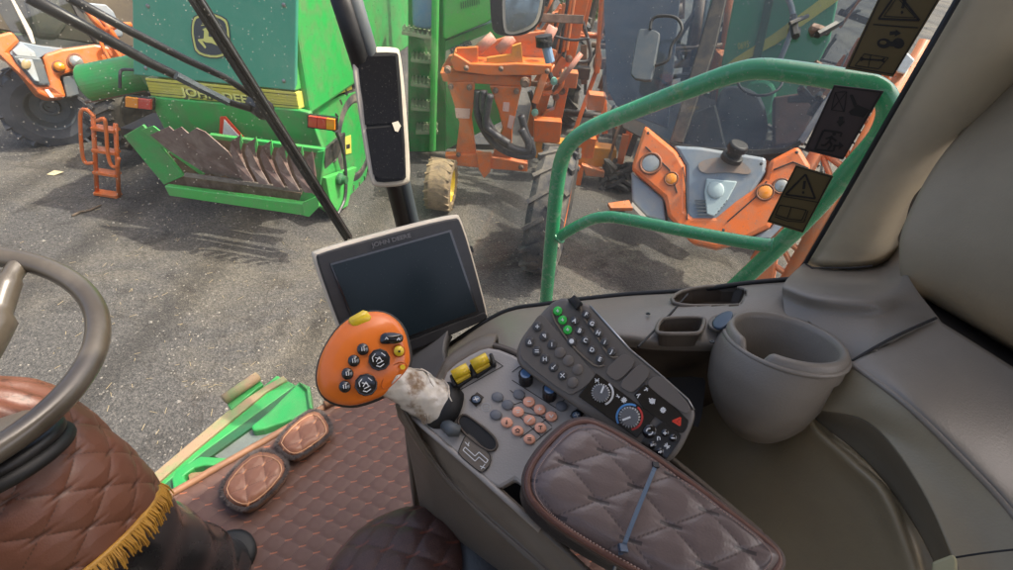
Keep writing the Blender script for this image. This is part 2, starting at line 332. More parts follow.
SCREENB = mat('display_bezel', (.018, .018, .02), .35, dirt=(.05, .05, .05), ds=20, da=.4)
FRAMEB = mat('beige_frame', (.62, .55, .44), .42, dirt=(.33, .29, .23), ds=10, da=.4)
STEEL = mat('bare_steel', (.4, .4, .4), .3, metal=.9, dirt=(.2, .16, .12), ds=20, da=.5)
JOYO = mat('orange_handle', (.80, .175, .008), .32, coat=.35, dirt=(.62, .14, .012), ds=14, da=.5, bump=.12, bs=900)
WRAP = mat('crumpled_plastic_wrap', (.66, .60, .50), .25, coat=.6, dirt=(.2, .115, .05), ds=26, da=.95, bump=.25, bs=70, p0=.47, p1=.60)
STK1 = mat('sticker_gold_brown', (.105, .075, .027), .5, dirt=(.14, .1, .04), ds=8, da=.4); STK2 = mat('sticker_dark_brown', (.05, .035, .032), .5, dirt=(.07, .05, .045), ds=8, da=.4)
STKI = mat('sticker_print', (.012, .01, .008), .6)
ZIP = mat('cable_tie', (.10, .14, .19), .3, coat=.4); LEAFM = mat('leaf', (.06, .12, .025), .6, dirt=(.12, .14, .04), ds=3, da=.7); BARK = mat('bark', (.11, .08, .055), .8, bump=.5, bs=40)
DGLASS = glass_mat('sprayer_windscreen', tint=(.62, .66, .68), dust=.02, gloss=.10, scale=300)
DGLASS2 = glass_mat('sprayer_door_glass', tint=(.66, .72, .76), dust=.035, gloss=.10, scale=300, dustcol=(.35, .42, .48))
WGLASS = glass_mat('cab_window_glass', tint=(.97, .985, .98), dust=.022, gloss=.03, scale=160)
MIRR = mat('mirror_face', (.35, .38, .4), .08, metal=1, dirt=(.15, .15, .14), ds=30, da=.6, rough2=.4)
DMIRR = mat('dark_mirror_face', (.006, .006, .007), .3, spec=.2, dirt=(.2, .19, .17), ds=420, da=.8, rough2=.6, p0=.62, p1=.70)
QF = quilt_mat('quilted_floor_leather', (.13, .067, .05), (.36, .12, .06), rough=.58, dark=(.085, .043, .033), tick=.13)
QC = quilt_mat('quilted_column_leather', (.145, .062, .034), (.07, .028, .016), rough=.45, dark=(.12, .042, .026), tick=.14)
QP = quilt_mat('quilted_pad_leather', (.24, .11, .065), (.5, .22, .1), rough=.4, dark=(.24, .10, .055), tick=.1)
QA = quilt_mat('quilted_armrest_leather', (.155, .115, .105), (.035, .028, .028), rough=.33, dark=(.10, .072, .064), tick=.15)
QS = quilt_mat('quilted_seat_leather', (.085, .04, .03), (.16, .05, .03), rough=.5, dark=(.06, .03, .024), grain=700, tick=.17)
# ------------------------------------------------------------------ the ground
def ground():
    M = bpy.data.materials.new('gravelly_asphalt'); M.use_nodes = True; nt = M.node_tree; N = nt.nodes; L = nt.links; b = N['Principled BSDF']; b.inputs['Roughness'].default_value = .9
    tc = N.new('ShaderNodeTexCoord')
    def noise(s, d=6, r=.6, dist=0):
        n = N.new('ShaderNodeTexNoise'); n.inputs['Scale'].default_value = s; n.inputs['Detail'].default_value = d; n.inputs['Roughness'].default_value = r; n.inputs['Distortion'].default_value = dist; L.new(tc.outputs['Object'], n.inputs['Vector']); return n.outputs['Fac']
    def ramp(f, p0, c0, p1, c1):
        r = N.new('ShaderNodeValToRGB'); r.color_ramp.elements[0].position = p0; r.color_ramp.elements[1].position = p1; r.color_ramp.elements[0].color = (*c0, 1); r.color_ramp.elements[1].color = (*c1, 1); L.new(f, r.inputs[0]); return r.outputs[0]
    def mix(f, a, c, mode='MIX'):
        m = N.new('ShaderNodeMix'); m.data_type = 'RGBA'; m.blend_type = mode
        if isinstance(f, float): m.inputs[0].default_value = f
        else: L.new(f, m.inputs[0])
        L.new(a, m.inputs[6]); L.new(c, m.inputs[7]); return m.outputs[2]
    base = ramp(noise(34, 8, .85), .34, (.022, .022, .023), .66, (.105, .098, .09))
    dusty = ramp(noise(22, 7, .75), .3, (.062, .055, .044), .7, (.155, .138, .11))
    mask = ramp(noise(.5, 8, .66, .8), .44, (0, 0, 0), .60, (1, 1, 1))
    col = mix(mask, base, dusty)
    oil = ramp(noise(1.1, 6, .65, 1.5), .56, (1, 1, 1), .70, (.42, .40, .38)); col = mix(1.0, col, oil, 'MULTIPLY')
    v = N.new('ShaderNodeTexVoronoi'); v.inputs['Scale'].default_value = 75; L.new(tc.outputs['Object'], v.inputs['Vector'])
    sep = N.new('ShaderNodeSeparateColor'); L.new(v.outputs['Color'], sep.inputs[0]); st = ramp(sep.outputs[0], .1, (.72, .72, .72), .95, (1.35, 1.32, 1.3)); col = mix(1.0, col, st, 'MULTIPLY')
    wv = N.new('ShaderNodeTexWave'); wv.inputs['Scale'].default_value = .22; wv.inputs['Distortion'].default_value = 3; wv.inputs['Detail'].default_value = 3; wv.inputs['Detail Scale'].default_value = .6; L.new(tc.outputs['Object'], wv.inputs['Vector'])
    col = mix(1.0, col, ramp(wv.outputs['Fac'], .0, (.62, .61, .60), .22, (1, 1, 1)), 'MULTIPLY')
    ck = N.new('ShaderNodeTexVoronoi'); ck.feature = 'DISTANCE_TO_EDGE'; ck.inputs['Scale'].default_value = .55; nd = N.new('ShaderNodeTexNoise'); nd.inputs['Scale'].default_value = 2.5; nd.inputs['Detail'].default_value = 6; L.new(tc.outputs['Object'], nd.inputs['Vector'])
    va = N.new('ShaderNodeVectorMath'); va.operation = 'MULTIPLY_ADD'; va.inputs[1].default_value = (.9, .9, .9); L.new(nd.outputs['Color'], va.inputs[0]); L.new(tc.outputs['Object'], va.inputs[2]); L.new(va.outputs[0], ck.inputs['Vector'])
    col = mix(1.0, col, ramp(ck.outputs['Distance'], .002, (.74, .72, .70), .010, (1, 1, 1)), 'MULTIPLY')
    L.new(col, b.inputs['Base Color'])
    bp = N.new('ShaderNodeBump'); bp.inputs['Strength'].default_value = .8; bp.inputs['Distance'].default_value = .01; L.new(v.outputs['Distance'], bp.inputs['Height'])
    b2 = N.new('ShaderNodeBump'); b2.inputs['Strength'].default_value = .5; b2.inputs['Distance'].default_value = .01; L.new(noise(60, 6, .7), b2.inputs['Height']); L.new(bp.outputs[0], b2.inputs['Normal']); L.new(b2.outputs[0], b.inputs['Normal'])
    n = 120; xs = np.linspace(-200, 200, n); g = np.zeros((n, n, 3)); g[..., 0] = xs[:, None]; g[..., 1] = xs[None, :]+120
    o = sheet('ground', g, M); lab(o, kind='structure')
    mb = MB()                                     # loose stones
    for i in range(2600):
        u, v = random.uniform(-20, 620), random.uniform(90, 500); p = Z(u, v, 0); r = random.uniform(.004, .013)*(1+(random.random() > .97)*1.2)
        rot = Matrix.Rotation(random.random()*6, 3, 'Z'); q = [rot @ Vector(c)*r for c in ((1, 0, 0), (0, .8, 0), (-.9, 0, 0), (0, -.8, 0), (.1, .1, .7), (0, 0, -.6))]
        mb.add([p+c+Vector((0, 0, r*.2)) for c in q], [(0, 1, 4), (1, 2, 4), (2, 3, 4), (3, 0, 4), (1, 0, 5), (2, 1, 5), (3, 2, 5), (0, 3, 5)])
    o = mb.build('gravel', mat('stone', (.15, .14, .13), .85, dirt=(.3, .27, .22), ds=.8, da=.9)); lab(o, 'loose grey gravel scattered over the yard', 'gravel', kind='stuff')
    sw = MB()
    for i in range(420):
        p = Z(random.gauss(260, 190), random.uniform(150, 480), .006); a_ = random.uniform(0, 3.14); l_ = random.uniform(.015, .06); sw.tube([p, p+Vector((math.cos(a_), math.sin(a_), random.uniform(0, .15)))*l_], .0016, 4)
    o = sw.build('straw', mat('straw', (.36, .28, .16), .8)); lab(o, 'thin pale straw bits strewn over the yard', 'straw', kind='stuff')
    tw = MB().tube([Z(u, v, .015) for u, v in ((72, 216), (80, 212), (90, 210), (101, 205))], [.012, .014, .012, .008], 6).build('stick', BARK)
    lab(tw, 'dark dry stick lying on the gravel below the orange ladder', 'stick')
    lf = MB()
    c = Z(53, 174, .01); lf.add([c+Vector(q) for q in ((-.06, -.02, 0), (0, .04, .03), (.09, .06, .01), (.03, -.03, .0))], [(0, 1, 2, 3)])
    o = lf.build('dry_leaf', mat('dry_leaf', (.5, .42, .25), .8)); o.modifiers.new('s', 'SOLIDIFY').thickness = .004; lab(o, 'pale dry leaf on the gravel left of the orange ladder', 'leaf')
ground()
def wheel(name, root, c, ax, R, W, rim=.55, tm=None, rm=None, lugs=22, lug=.035):
    """tyre with lugs and a dished rim; ax = axle direction (outer side)"""
    ax = Vector(ax).normalized(); w2 = W/2
    prof = [(R*rim, -w2*.8), (R*.72, -w2), (R*.93, -w2*.92), (R, -w2*.6), (R, w2*.6), (R*.93, w2*.92), (R*.72, w2), (R*rim, w2*.8)]
    mb = MB().lathe(c, ax, prof, 40, closed=False)
    ref = Vector((0, 0, 1)) if abs(ax.z) < .9 else Vector((1, 0, 0)); x = ref.cross(ax).normalized(); y = ax.cross(x)
    for i in range(lugs*2):
        sgn = 1 if i % 2 else -1; q = math.pi*i/lugs
        for k in range(3):
            f0 = k/3; qq = q+sgn*0; a0 = q+f0*.22; a1 = q+(f0+.34)*.22
            p0 = c+(x*math.cos(a0)+y*math.sin(a0))*(R-.01)+ax*(sgn*w2*(.03+.92*f0)); p1 = c+(x*math.cos(a1)+y*math.sin(a1))*(R-.01)+ax*(sgn*w2*(.03+.92*(f0+.34)))
            rad = ((p0+p1)/2-c); rad = (rad-ax*rad.dot(ax)).normalized(); mb.bar(p0, p1, R*.06, lug*2, rad)
    w_ = mb.build(name, tm or RUBBER, root)
    rp = [(0.001, w2*.15), (R*.12, w2*.15), (R*.14, w2*.3), (R*.2, w2*.3), (R*.22, w2*.1), (R*(rim-.1), w2*.2), (R*(rim-.02), w2*.75), (R*(rim+.02), w2*.85), (R*rim, w2*.7), (R*rim, -w2*.8), (.001, -w2*.5)]
    MB().lathe(c, ax, rp, 32).build('rim', rm or ORANGE, w_, smooth=False, bevel=.004)
    return w_
# ------------------------------------------------------------------ green harvester (rear towards us) with straw chopper
def harvester():
    a, b = Z(160, 190, .4), Z(310, 215, .4); R = vpl(a, b); d = (b-a).normalized(); back = -R.n
    S = Pl(b, d); S = vpl(b, b+back)
    t = thing('harvester', 'green combine harvester seen from behind, with a rusty straw chopper, deer badge and yellow stripe', 'harvester', Vector((a.x*.5+b.x*.5, a.y*.5+b.y*.5+1, 0)))
    RB = R.off(-.35)
    # solid rear hood, side and lower body
    hood = slab('rear_hood', RB, [(131, -70), (133, 75), (295, 91), (297, -70)], .05, TEAL, t, bevel=.012)
    for u, v in ((146, 68), (284, 81), (148, 6), (284, 5)):
        p = RB.at(u, v); MB().lathe(p, R.n, [(.018, 0), (.018, .006), (.008, .012), (.001, .012)], 10).build('bolt', STEEL, hood)
    corner = RB.at(296, 91); SB = vpl(corner, corner+back)
    slab('side_hood', SB, [(297.5, -70), (296, 91), (345, 74), (350, 60), (350, -70)], .05, GREEN_L, t, bevel=.012)
    slab('rear_stripe', RB, [(144.7, 78), (151, 95.5), (299, 109), (296, 92.6)], .06, YEL, t, bevel=.005)
    for k in range(5):
        f = (k+1)/6; p0 = RB.at(144.7+6.3*f, 78+17.5*f, .002); p1 = RB.at(296+3*f, 92.6+16.4*f, .002)
        MB().bar(p0, p1, .004, .004).build('stripe_groove', GROOVE if k in (0, 4) else mat('stripe_line', (.45, .4, .07), .6), t)
    slab('side_stripe', SB, [(296.5, 93), (299.6, 109), (354, 89), (347, 75)], .06, YEL, t, bevel=.005)
    slab('rear_body', RB, [(148, 97), (300, 110.5), (309, 113), (322, 148), (322, 160), (212, 140), (165, 131)], .06, GREEN, t, h=.03, bevel=.01)
    slab('side_body', SB, [(300, 111), (356, 91), (368, 92), (372, 150), (366, 178), (357, 190), (330, 213), (318, 205), (320, 150), (309, 116)], .06, GREEN, t, h=.0, bevel=.01)
    slab('side_bracket', SB, [(326, 178), (357, 167), (348, 206), (333, 215)], .06, GREEN_L, t, h=.08, bevel=.008)
    hb = SB.at(339, 179, .09); MB().lathe(hb, SB.n, [(.07, 0), (.07, .03), (.045, .05), (.045, .09), (.001, .09)], 16).build('hub', GDARK, t)
    slab('underside', RB, [(120, 128), (325, 150), (325, 178), (165, 183)], .5, DARK, t, h=-.3)
    # body bulk behind
    mb = MB(); ctr = (RB.at(131, 40)+RB.at(297, 40))/2; 
    mb.box(ctr+back*2.0+Vector((0, 0, .25)), d*.78, back*1.9, Vector((0, 0, .85))); mb.build('body_shell', GREEN, t, bevel=.03)
    # lettering and badge
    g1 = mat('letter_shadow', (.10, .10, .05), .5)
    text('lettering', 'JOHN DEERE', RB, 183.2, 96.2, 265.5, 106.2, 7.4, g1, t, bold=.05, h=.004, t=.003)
    text('lettering', 'JOHN DEERE', RB, 181.8, 95.0, 264, 105, 7.4, DEERY, t, bold=.012, h=.010, t=.003)
    k = lambda L: [(180+x/9.5, y/9.5) for x, y in L]
    sh = [(125, 170), (180, 145), (300, 128), (420, 175), (455, 230), (470, 400), (460, 500), (380, 548), (260, 545), (150, 500), (125, 400), (108, 290)]
    def ctrs(L, s): 
        cx = sum(x for x, y in L)/len(L); cy = sum(y for x, y in L)/len(L); return [(cx+(x-cx)*s, cy+(y-cy)*s) for x, y in L]
    bd = slab('deer_badge', RB, k(chai(ctrs(sh, 1.05), 1)), .01, INK, t, h=.010)
    slab('badge_border', RB, k(chai(ctrs(sh, 1.0), 1)), .004, DEERY, bd, h=.014); slab('badge_field', RB, k(chai(ctrs(sh, .90), 1)), .004, INK, bd, h=.018)
    deer = MB()
    for L in ([(210, 282), (240, 265), (268, 262), (295, 264), (280, 276), (266, 290), (268, 350), (300, 355), (370, 362), (400, 420), (450, 480), (442, 505), (395, 458), (350, 432), (300, 410), (248, 405), (205, 385), (245, 450), (238, 462), (172, 388), (168, 374), (225, 368), (228, 292)],
              [(262, 262), (268, 230), (262, 195), (270, 193), (280, 230), (275, 262)], [(258, 262), (240, 235), (212, 225), (214, 217), (244, 226), (265, 255)], [(250, 240), (200, 246), (200, 238), (245, 232)], [(256, 232), (235, 205), (241, 200), (262, 226)]):
        deer.slab([RB.at(u, v, .022) for u, v in k(L)], RB.n, .004)
    deer.build('deer_emblem', DEERY, bd)
    # reflective triangle, lamps, decal
    tr = slab('warning_triangle', RB, [(219, 138), (220, 117), (225, 116.5), (247, 141)], .01, REDP, t, h=.06)
    slab('reflector', RB, [(222.5, 136.5), (224, 119.5), (242, 139.5)], .01, WHITE, tr, h=.066)
    def lamp(p, u0, v0, u1, v1, hh, cols):
        L = None
        for i, m_ in enumerate(cols):
            f0, f1 = i/len(cols), (i+1)/len(cols); x0, x1 = u0+(u1-u0)*f0, u0+(u1-u0)*f1; y0, y1 = v0+(v1-v0)*f0, v0+(v1-v0)*f1
            if L is None:
                L = slab('tail_lamp', p, [(u0-1, v0-1), (u1+1, v1-1), (u1+1, v1+hh+1), (u0-1, v0+hh+1)], .05, BLACK, t, h=.10, bevel=.004)
            slab('lens', p, [(x0, y0), (x1-.4, y1), (x1-.4, y1+hh), (x0, y0+hh)], .03, m_, L, h=.12, bevel=.004)
    lamp(RB, 125, 97, 151, 100, 10, [AMBER, RED]); lamp(RB, 308, 116, 335, 119.5, 11, [RED, RED, AMBER])
    slab('decal', SB, [(345, 137), (351, 135), (351.5, 153), (346, 154.5)], .004, YEL, t, h=.008)
    slab('decal_mark', SB, [(346.4, 145), (350, 144), (350, 148), (346.8, 149)], .004, GROOVE, t, h=.011)
    MB().tube(spline([SB.at(u, v, .05) for u, v in ((308, 113), (309, 128), (312, 148))], 6), .02, 8).build('cable', HOSE, t)
    MB().tube(spline([SB.at(u, v, .10) for u, v in ((336, 131), (343, 150), (346, 175), (345, 198), (338, 214))], 6), .018, 8).build('cable', HOSE, t)
    # chopper
    ch = slab('chopper_back', R, [(135, 132), (212, 137), (320, 153), (300, 196), (166, 184)], .03, BROWNSTEEL, t, h=-.12)
    slab('chopper_side_plate', R, [(123.4, 136), (142.5, 125), (148, 131), (184, 176), (164, 185)], .025, GREEN, t, h=.08, bevel=.004)
    slab('chopper_side_plate', R, [(317, 152), (324, 151), (319, 195), (303, 204), (299, 201)], .03, GREEN, t, h=.08, bevel=.004)
    slab('chopper_lower_beam', R, [(164, 186), (303, 204), (311, 211), (305, 216), (169, 196)], .06, GREEN_L, t, h=.16, bevel=.01)
    slab('chopper_end_plate', R, [(302, 203), (318, 196), (319, 207), (309, 217), (304, 216)], .03, GREEN_L, t, h=.19, bevel=.004)
    slab('chopper_top_rail', R, [(208, 134.5), (324, 149.5), (322, 154), (214, 139.5)], .05, GREEN, t, h=.06, bevel=.006)
    slab('chopper_tray', R, [(163.5, 184), (184.6, 176), (301, 193), (302, 204)], .03, BROWNSTEEL, t, h=.05)
    slab('chopper_inner_bar', R, [(184, 173.5), (301, 189.5), (302, 193), (184, 177)], .03, mat('worn_bar', (.22, .19, .15), .5, dirt=(.13, .1, .08), ds=12, da=.8), t, h=.13, bevel=.003)
    def vane(pts, hs, m_):
        v = [R.at(u, w_, h) for (u, w_), h in zip(pts, hs)]; n = len(v); cc = sum(v, Vector())/n
        me = MB(); me.slab(v, R.n, .012); me.build('vane', m_, t, bevel=.002)
    vane([(141, 130), (153, 126), (180, 146), (209, 171), (202, 176), (160, 146)], [.12, .14, .12, .06, .03, .08], GREEN_L)
    VR = mat('vane_rust', (.16, .10, .085), .45, dirt=(.32, .25, .21), ds=8, da=.8)
    vane([(150, 135), (169, 126.5), (190, 146), (216, 171), (209, 176), (168, 150)], [.13, .17, .14, .08, .04, .10], VR)
    vane([(166, 134), (181, 127), (204, 148), (229, 174), (217, 178), (186, 152)], [.15, .20, .16, .10, .05, .12], VR)
    vane([(180, 139), (196, 128), (205, 132), (228, 152), (247, 180), (232, 180), (206, 160)], [.18, .24, .24, .2, .1, .06, .14], VR)
    for i in range(6):
        ox, oy = 15.2*i, 2.9*i; s = 1-.02*i
        vane([(ox+240.4, oy+135), (ox+231, oy+141), (ox+229.5, oy+150), (ox+234, oy+163), (ox+243.5, oy+181), (ox+254, oy+182), (ox+246, oy+168), (ox+241, oy+154)] if i < 5 else
             [(ox+236, oy+137), (ox+230, oy+143), (ox+229.5, oy+152), (ox+232, oy+166), (ox+237, oy+180), (ox+240, oy+180), (ox+240, oy+160)], [.22-.01*j for j in range(8)][:8 if i < 5 else 7], VR if i % 3 else VR)
        if i < 5:
            MB().slab([R.at(ox+q, oy+w_, .235) for q, w_ in ((240.8, 134), (242.5, 143), (240.5, 150), (239.5, 142))], R.n, .01).build('vane_edge', GREEN_L, t)
    # straw drum at the left, wheels
    p0, p1 = P(86, 84, 5.1), P(146, 72, 5.15)
    dm = MB(); ax = (p1-p0).normalized(); dm.lathe(p0, ax, [(.03, 0), (.165, 0), (.178, .02), (.178, (p1-p0).length), (.15, (p1-p0).length)], 36); dm.build('side_drum', GREEN, t, bevel=.004)
    MB().tube([p0+Vector((0, -.10, -.15)), p1+Vector((0, -.10, -.15))], .016, 8).build('drum_rail', BROWNSTEEL, t)
    MB().tube(spline([P(120, 88, 4.85), P(120, 76, 4.8), P(122, 70, 4.8), P(134, 70, 4.8)], 6), .014, 6).build('cable', HOSE, t)
    c = P(126, 113, 6.2); wheel('wheel', t, c, -d, .42, .4, rm=DARK)
    c = Vector((b.x-.15, b.y+1.5, .6)); wheel('wheel', t, c, d, .6, .4, rm=GDARK)
    return t
harvester()
# ------------------------------------------------------------------ second green machine with steps
def step_harvester():
    t = thing('harvester', 'green harvester with access steps and cream lettered stripe, right of the cab corner post', 'harvester', Z(445, 150, 0))
    A = vpl(Z(395, 150, .0), Z(475, 152, 0)); 
    slab('side_wall', A, [(395, -60), (408, 0), (408, 152), (446, 152), (446, -60)], .1, GREEN, t, bevel=.01)
    E_ = A.off(.35)
    slab('engine_panel', E_, [(443, -60), (443, 38), (446, 40), (487, 23), (500, 14), (500, -60)], .25, GREEN_L, t, bevel=.02)
    v = MB()
    for i in range(9): v.bar(E_.at(461+i*2.2, 2-i*.6, .004), E_.at(461.4+i*2.2, 9-i*.6, .004), .008, .008)
    v.build('vent', GDARK, t)
    slab('lower_panel', E_, [(445, 41), (488, 24), (505, 18), (505, 120), (446, 150)], .2, GREEN, t, h=-.06, bevel=.01)
    st = slab('stripe', E_, [(446, 51), (490, 33), (490, 43), (445, 61)], .01, mat('cream_stripe', (.5, .5, .36), .5, dirt=(.3, .36, .22), ds=9, da=.6), t, h=-.045)
    text('lettering', 'JOHN DEERE', E_, 451, 53.5, 472, 44.2, 5, INK, st, bold=.02, h=-.04)
    MB().tube([E_.at(u, v_, .05) for u, v_ in ((436, -30), (434.5, 60), (432.5, 150))], .045, 12).build('grab_pole', GREEN_L, t)
    B = A.off(.25)
    for i, (x0, y0, x1, y1) in enumerate(((402, 31, 434, 36), (411, 58, 438, 61), (411, 82, 437, 85), (411, 106, 436, 108), (416, 130, 438, 130))):
        q0, q1 = B.at(x0, y0), B.at(x1, y1); s = MB()
        s.box((q0+q1)/2-A.n*.05, (q1-q0)/2, A.n*.16, Vector((0, 0, .018)))
        for k in range(7): s.bar(q0.lerp(q1, (k+.5)/7)+A.n*.1+Vector((0, 0, .03)), q0.lerp(q1, (k+.5)/7)-A.n*.2+Vector((0, 0, .03)), .02, .02)
        s.build('step', mat('step_steel', (.20, .30, .15), .5, dirt=(.3, .28, .2), ds=12, da=.8), t)
    slab('wheel_arch', A, [(409, 35), (424, 40), (430, 62), (432, 100), (434, 152), (409, 152)], .03, GREEN, t, h=.06, bevel=.02)
    for x in (384, 396):
        MB().tube([B.at(x, 185, 0), B.at(x+1, 240, 0)], .02, 6).build('ladder_rail', GREEN_L, t)
    for y in (197, 212, 228): MB().tube([B.at(384, y, 0), B.at(397, y, 0)], .015, 6).build('ladder_rung', GREEN_L, t)
    c = Z(440, 212, 0) + Vector((0, .1, .31)); wheel('wheel', t, c, Vector((.995, -.06, 0)), .30, .30, rim=.62, tm=TANRUB, rm=mat('yellow_rim', (.75, .55, .03), .4), lugs=18, lug=.012)
    slab('under_body', A, [(360, 140), (500, 145), (500, 160), (360, 165)], .6, DARK, t, h=-.1)
    b0 = B.at(402, 30, .0); b1 = B.at(433, 30, .0)
    q = B.off(.06); can = thing('jerrycan', 'pale blue plastic canister on the green harvester deck', 'canister', q.at(423, 28))
    pillow('can_body', q, chai([(412, -25), (432, -25), (433, 26), (430, 30), (414, 28), (412, 22)], 2), .22, BLUECAN, can, dome=.02, edge=.03)
    MB().tube(spline([q.at(417, -22, .0), q.at(419, -30, .02), q.at(427, -30, .02), q.at(429, -22, 0)], 5), .015, 8).build('handle', BLUECAN, can)
step_harvester()
# ------------------------------------------------------------------ left orange sprayer
def left_sprayer():
    c0 = P(45, 75, 6.0); A = Pl(c0, (c0-CAM)*-1+Vector((2.2, 0, 1.5)))
    t = thing('sprayer', 'orange self propelled sprayer nose with round headlight at the far left beyond the wipers', 'sprayer', Z(45, 130, 0))
    k = lambda L, s=5.18: [(x/s, y/s) for x, y in L]
    slab('nose_shell', A, k([(-60, 190), (60, 160), (105, 215), (45, 275), (80, 310), (190, 445), (258, 445), (222, 300), (232, 280), (320, 252), (490, 228), (690, 262), (692, 315), (560, 340), (400, 362), (310, 395), (345, 505), (250, 510), (200, 485), (120, 390), (40, 300), (-60, 250)]), .35, ORANGE, t, bevel=.03)
    slab('cowl', A, k([(100, 215), (215, 238), (330, 250), (320, 256), (232, 284), (200, 305), (60, 288), (45, 275)]), .3, GREYP, t, h=-.03, bevel=.02)
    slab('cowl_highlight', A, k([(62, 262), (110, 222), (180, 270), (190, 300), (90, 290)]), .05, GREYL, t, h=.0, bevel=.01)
    gr = slab('grille', A, k([(60, 285), (215, 300), (262, 440), (185, 442), (80, 320)]), .2, GREYD, t, h=.03, bevel=.02)
    slab('grille_inset', A, k([(90, 302), (168, 308), (206, 425), (180, 420)]), .05, GREYL, gr, h=.06, bevel=.01)
    pillow('round_badge', A, [tuple(q) for q in k(circ(135, 333, 26, 16))], .03, mat('gold_badge', (.35, .25, .12), .4), gr, h=.08, dome=.01, edge=.006)
    for (u, v, r, m_) in ((308, 348, 24, AMBER), (395, 322, 32, LENS)):
        sk = pillow('lamp_socket', A, k(circ(u-8, v-6, r*1.35, 20)), .03, mat('lamp_socket_brown', (.2, .07, .03), .6), t, h=.015, dome=-.01, edge=.01)
        p = A.at(u/5.18, v/5.18, .02); MB().lathe(p, A.n, [(r/5.18*6/F, 0), (r/5.18*6/F, .03), (r/5.18*6/F*.7, .055), (.001, .065)], 20).build('headlight' if m_ is LENS else 'indicator', m_, t, smooth=True)
    slab('lower_insert', A, k([(322, 397), (388, 390), (412, 490), (347, 505)]), .2, GREYD, t, h=-.04, bevel=.01)
    slab('lower_strip', A, k([(232, 465), (250, 462), (282, 505), (262, 505)]), .02, WHITE, t, h=.01)
    cab = slab('windscreen', A, k([(-140, -160), (60, 165), (110, 205), (180, 228), (330, 245), (490, 222), (430, 60), (340, -160)]), .02, DGLASS, t, h=-.12)
    slab('pillar', A, k([(20, -160), (55, 0), (140, 170), (165, 225), (185, 228), (165, 160), (75, 0), (45, -160)]), .05, FRAMEB, t, h=-.10, bevel=.008)
    slab('pillar', A, k([(310, -100), (400, 80), (490, 222), (505, 222), (430, 60), (340, -100)]), .06, DARK, t, h=-.08, bevel=.008)
    slab('cab_inside', A, k([(-200, -160), (0, 150), (490, 222), (690, 240), (690, -160)]), .1, mat('cab_dark_brown', (.06, .045, .03), .8, dirt=(.14, .11, .07), ds=2, da=.8), t, h=-1.0)
    slab('seat_back', A, k([(120, -30), (300, -30), (350, 130), (300, 200), (190, 190)]), .2, mat('sprayer_seat', (.10, .09, .07), .8, dirt=(.2, .17, .1), ds=6, da=.7), t, h=-.6, bevel=.05)
    slab('mirror', A, k([(395, 25), (430, 10), (550, 22), (590, 60), (640, 180), (628, 195), (590, 195), (470, 90)]), .06, GREYP, t, h=-.05, bevel=.02)
    for L in ([(440, 35), (480, 95), (540, 160)], [(512, 78), (560, 140), (612, 222)], [(540, 160), (612, 130), (680, 130)]):
        MB().tube([A.at(x/5.18, y/5.18, .08) for x, y in L], .035, 8).build('guard_tube', ORANGE, t, smooth=True)
    for dx, dy in ((0, 0), (75, 20)):
        L = [(575+dx*.9, 325+dy*0), (528+dx, 235+dy), (532+dx, 212+dy), (552+dx, 206+dy), (572+dx, 225+dy), (635+dx*.7, 315)]
        MB().tube(spline([A.at(x/5.18, y/5.18, .10) for x, y in L], 5), .022, 8).build('grab_handle', ORANGE, t, smooth=True)
    slab('side_panel', A, k([(500, 240), (700, 262), (700, 380), (560, 420), (400, 380)]), .6, DARK, t, h=-.25)
    slab('chassis', A, k([(60, 380), (480, 420), (640, 470), (620, 540), (250, 560)]), .4, DARK, t, h=-.5)
    c = P(50, 106, 6.45); wheel('wheel', t, c, Vector((.6, -.8, 0)), .50, .36, rim=.5, rm=GREYD,  tm=mat('blue_grey_tyre', (.04, .047, .058), .7, dirt=(.10, .10, .11), ds=4, da=.7))
    l = thing('ladder', 'orange steel ladder with looped handrails standing on the gravel left of the green harvester', 'ladder', Z(106, 195, 0))
    B = vpl(Z(95, 194, 0), Z(119, 197, 0))
    for a, b in (((93, 114), (97, 193)), ((115.5, 124), (119, 197))): MB().tube([B.at(*a), B.at(*b)], .022, 8).build('rail', ORANGE, l, smooth=True)
    for y in (127, 149, 171, 192):
        f = (y-114)/80; q0 = B.at(93.5+3*f, y); q1 = B.at(116+3*f, y+3.5); MB().box((q0+q1)/2, (q1-q0)/2, B.n*.05, Vector((0, 0, .014))).build('rung', ORANGE, l)
    MB().tube(spline([B.at(u, v, .08) for u, v in ((94, 117), (87, 110), (81, 112), (80.5, 130), (82.5, 155), (86, 163), (93, 163))], 6), .018, 8).build('handrail', ORANGE, l, smooth=True)
    MB().tube(spline([B.at(u, v, .12) for u, v in ((97, 121), (104, 119), (106, 130), (108, 155), (112, 166), (117, 166), (119, 158))], 6), .018, 8).build('handrail', ORANGE, l, smooth=True)
left_sprayer()
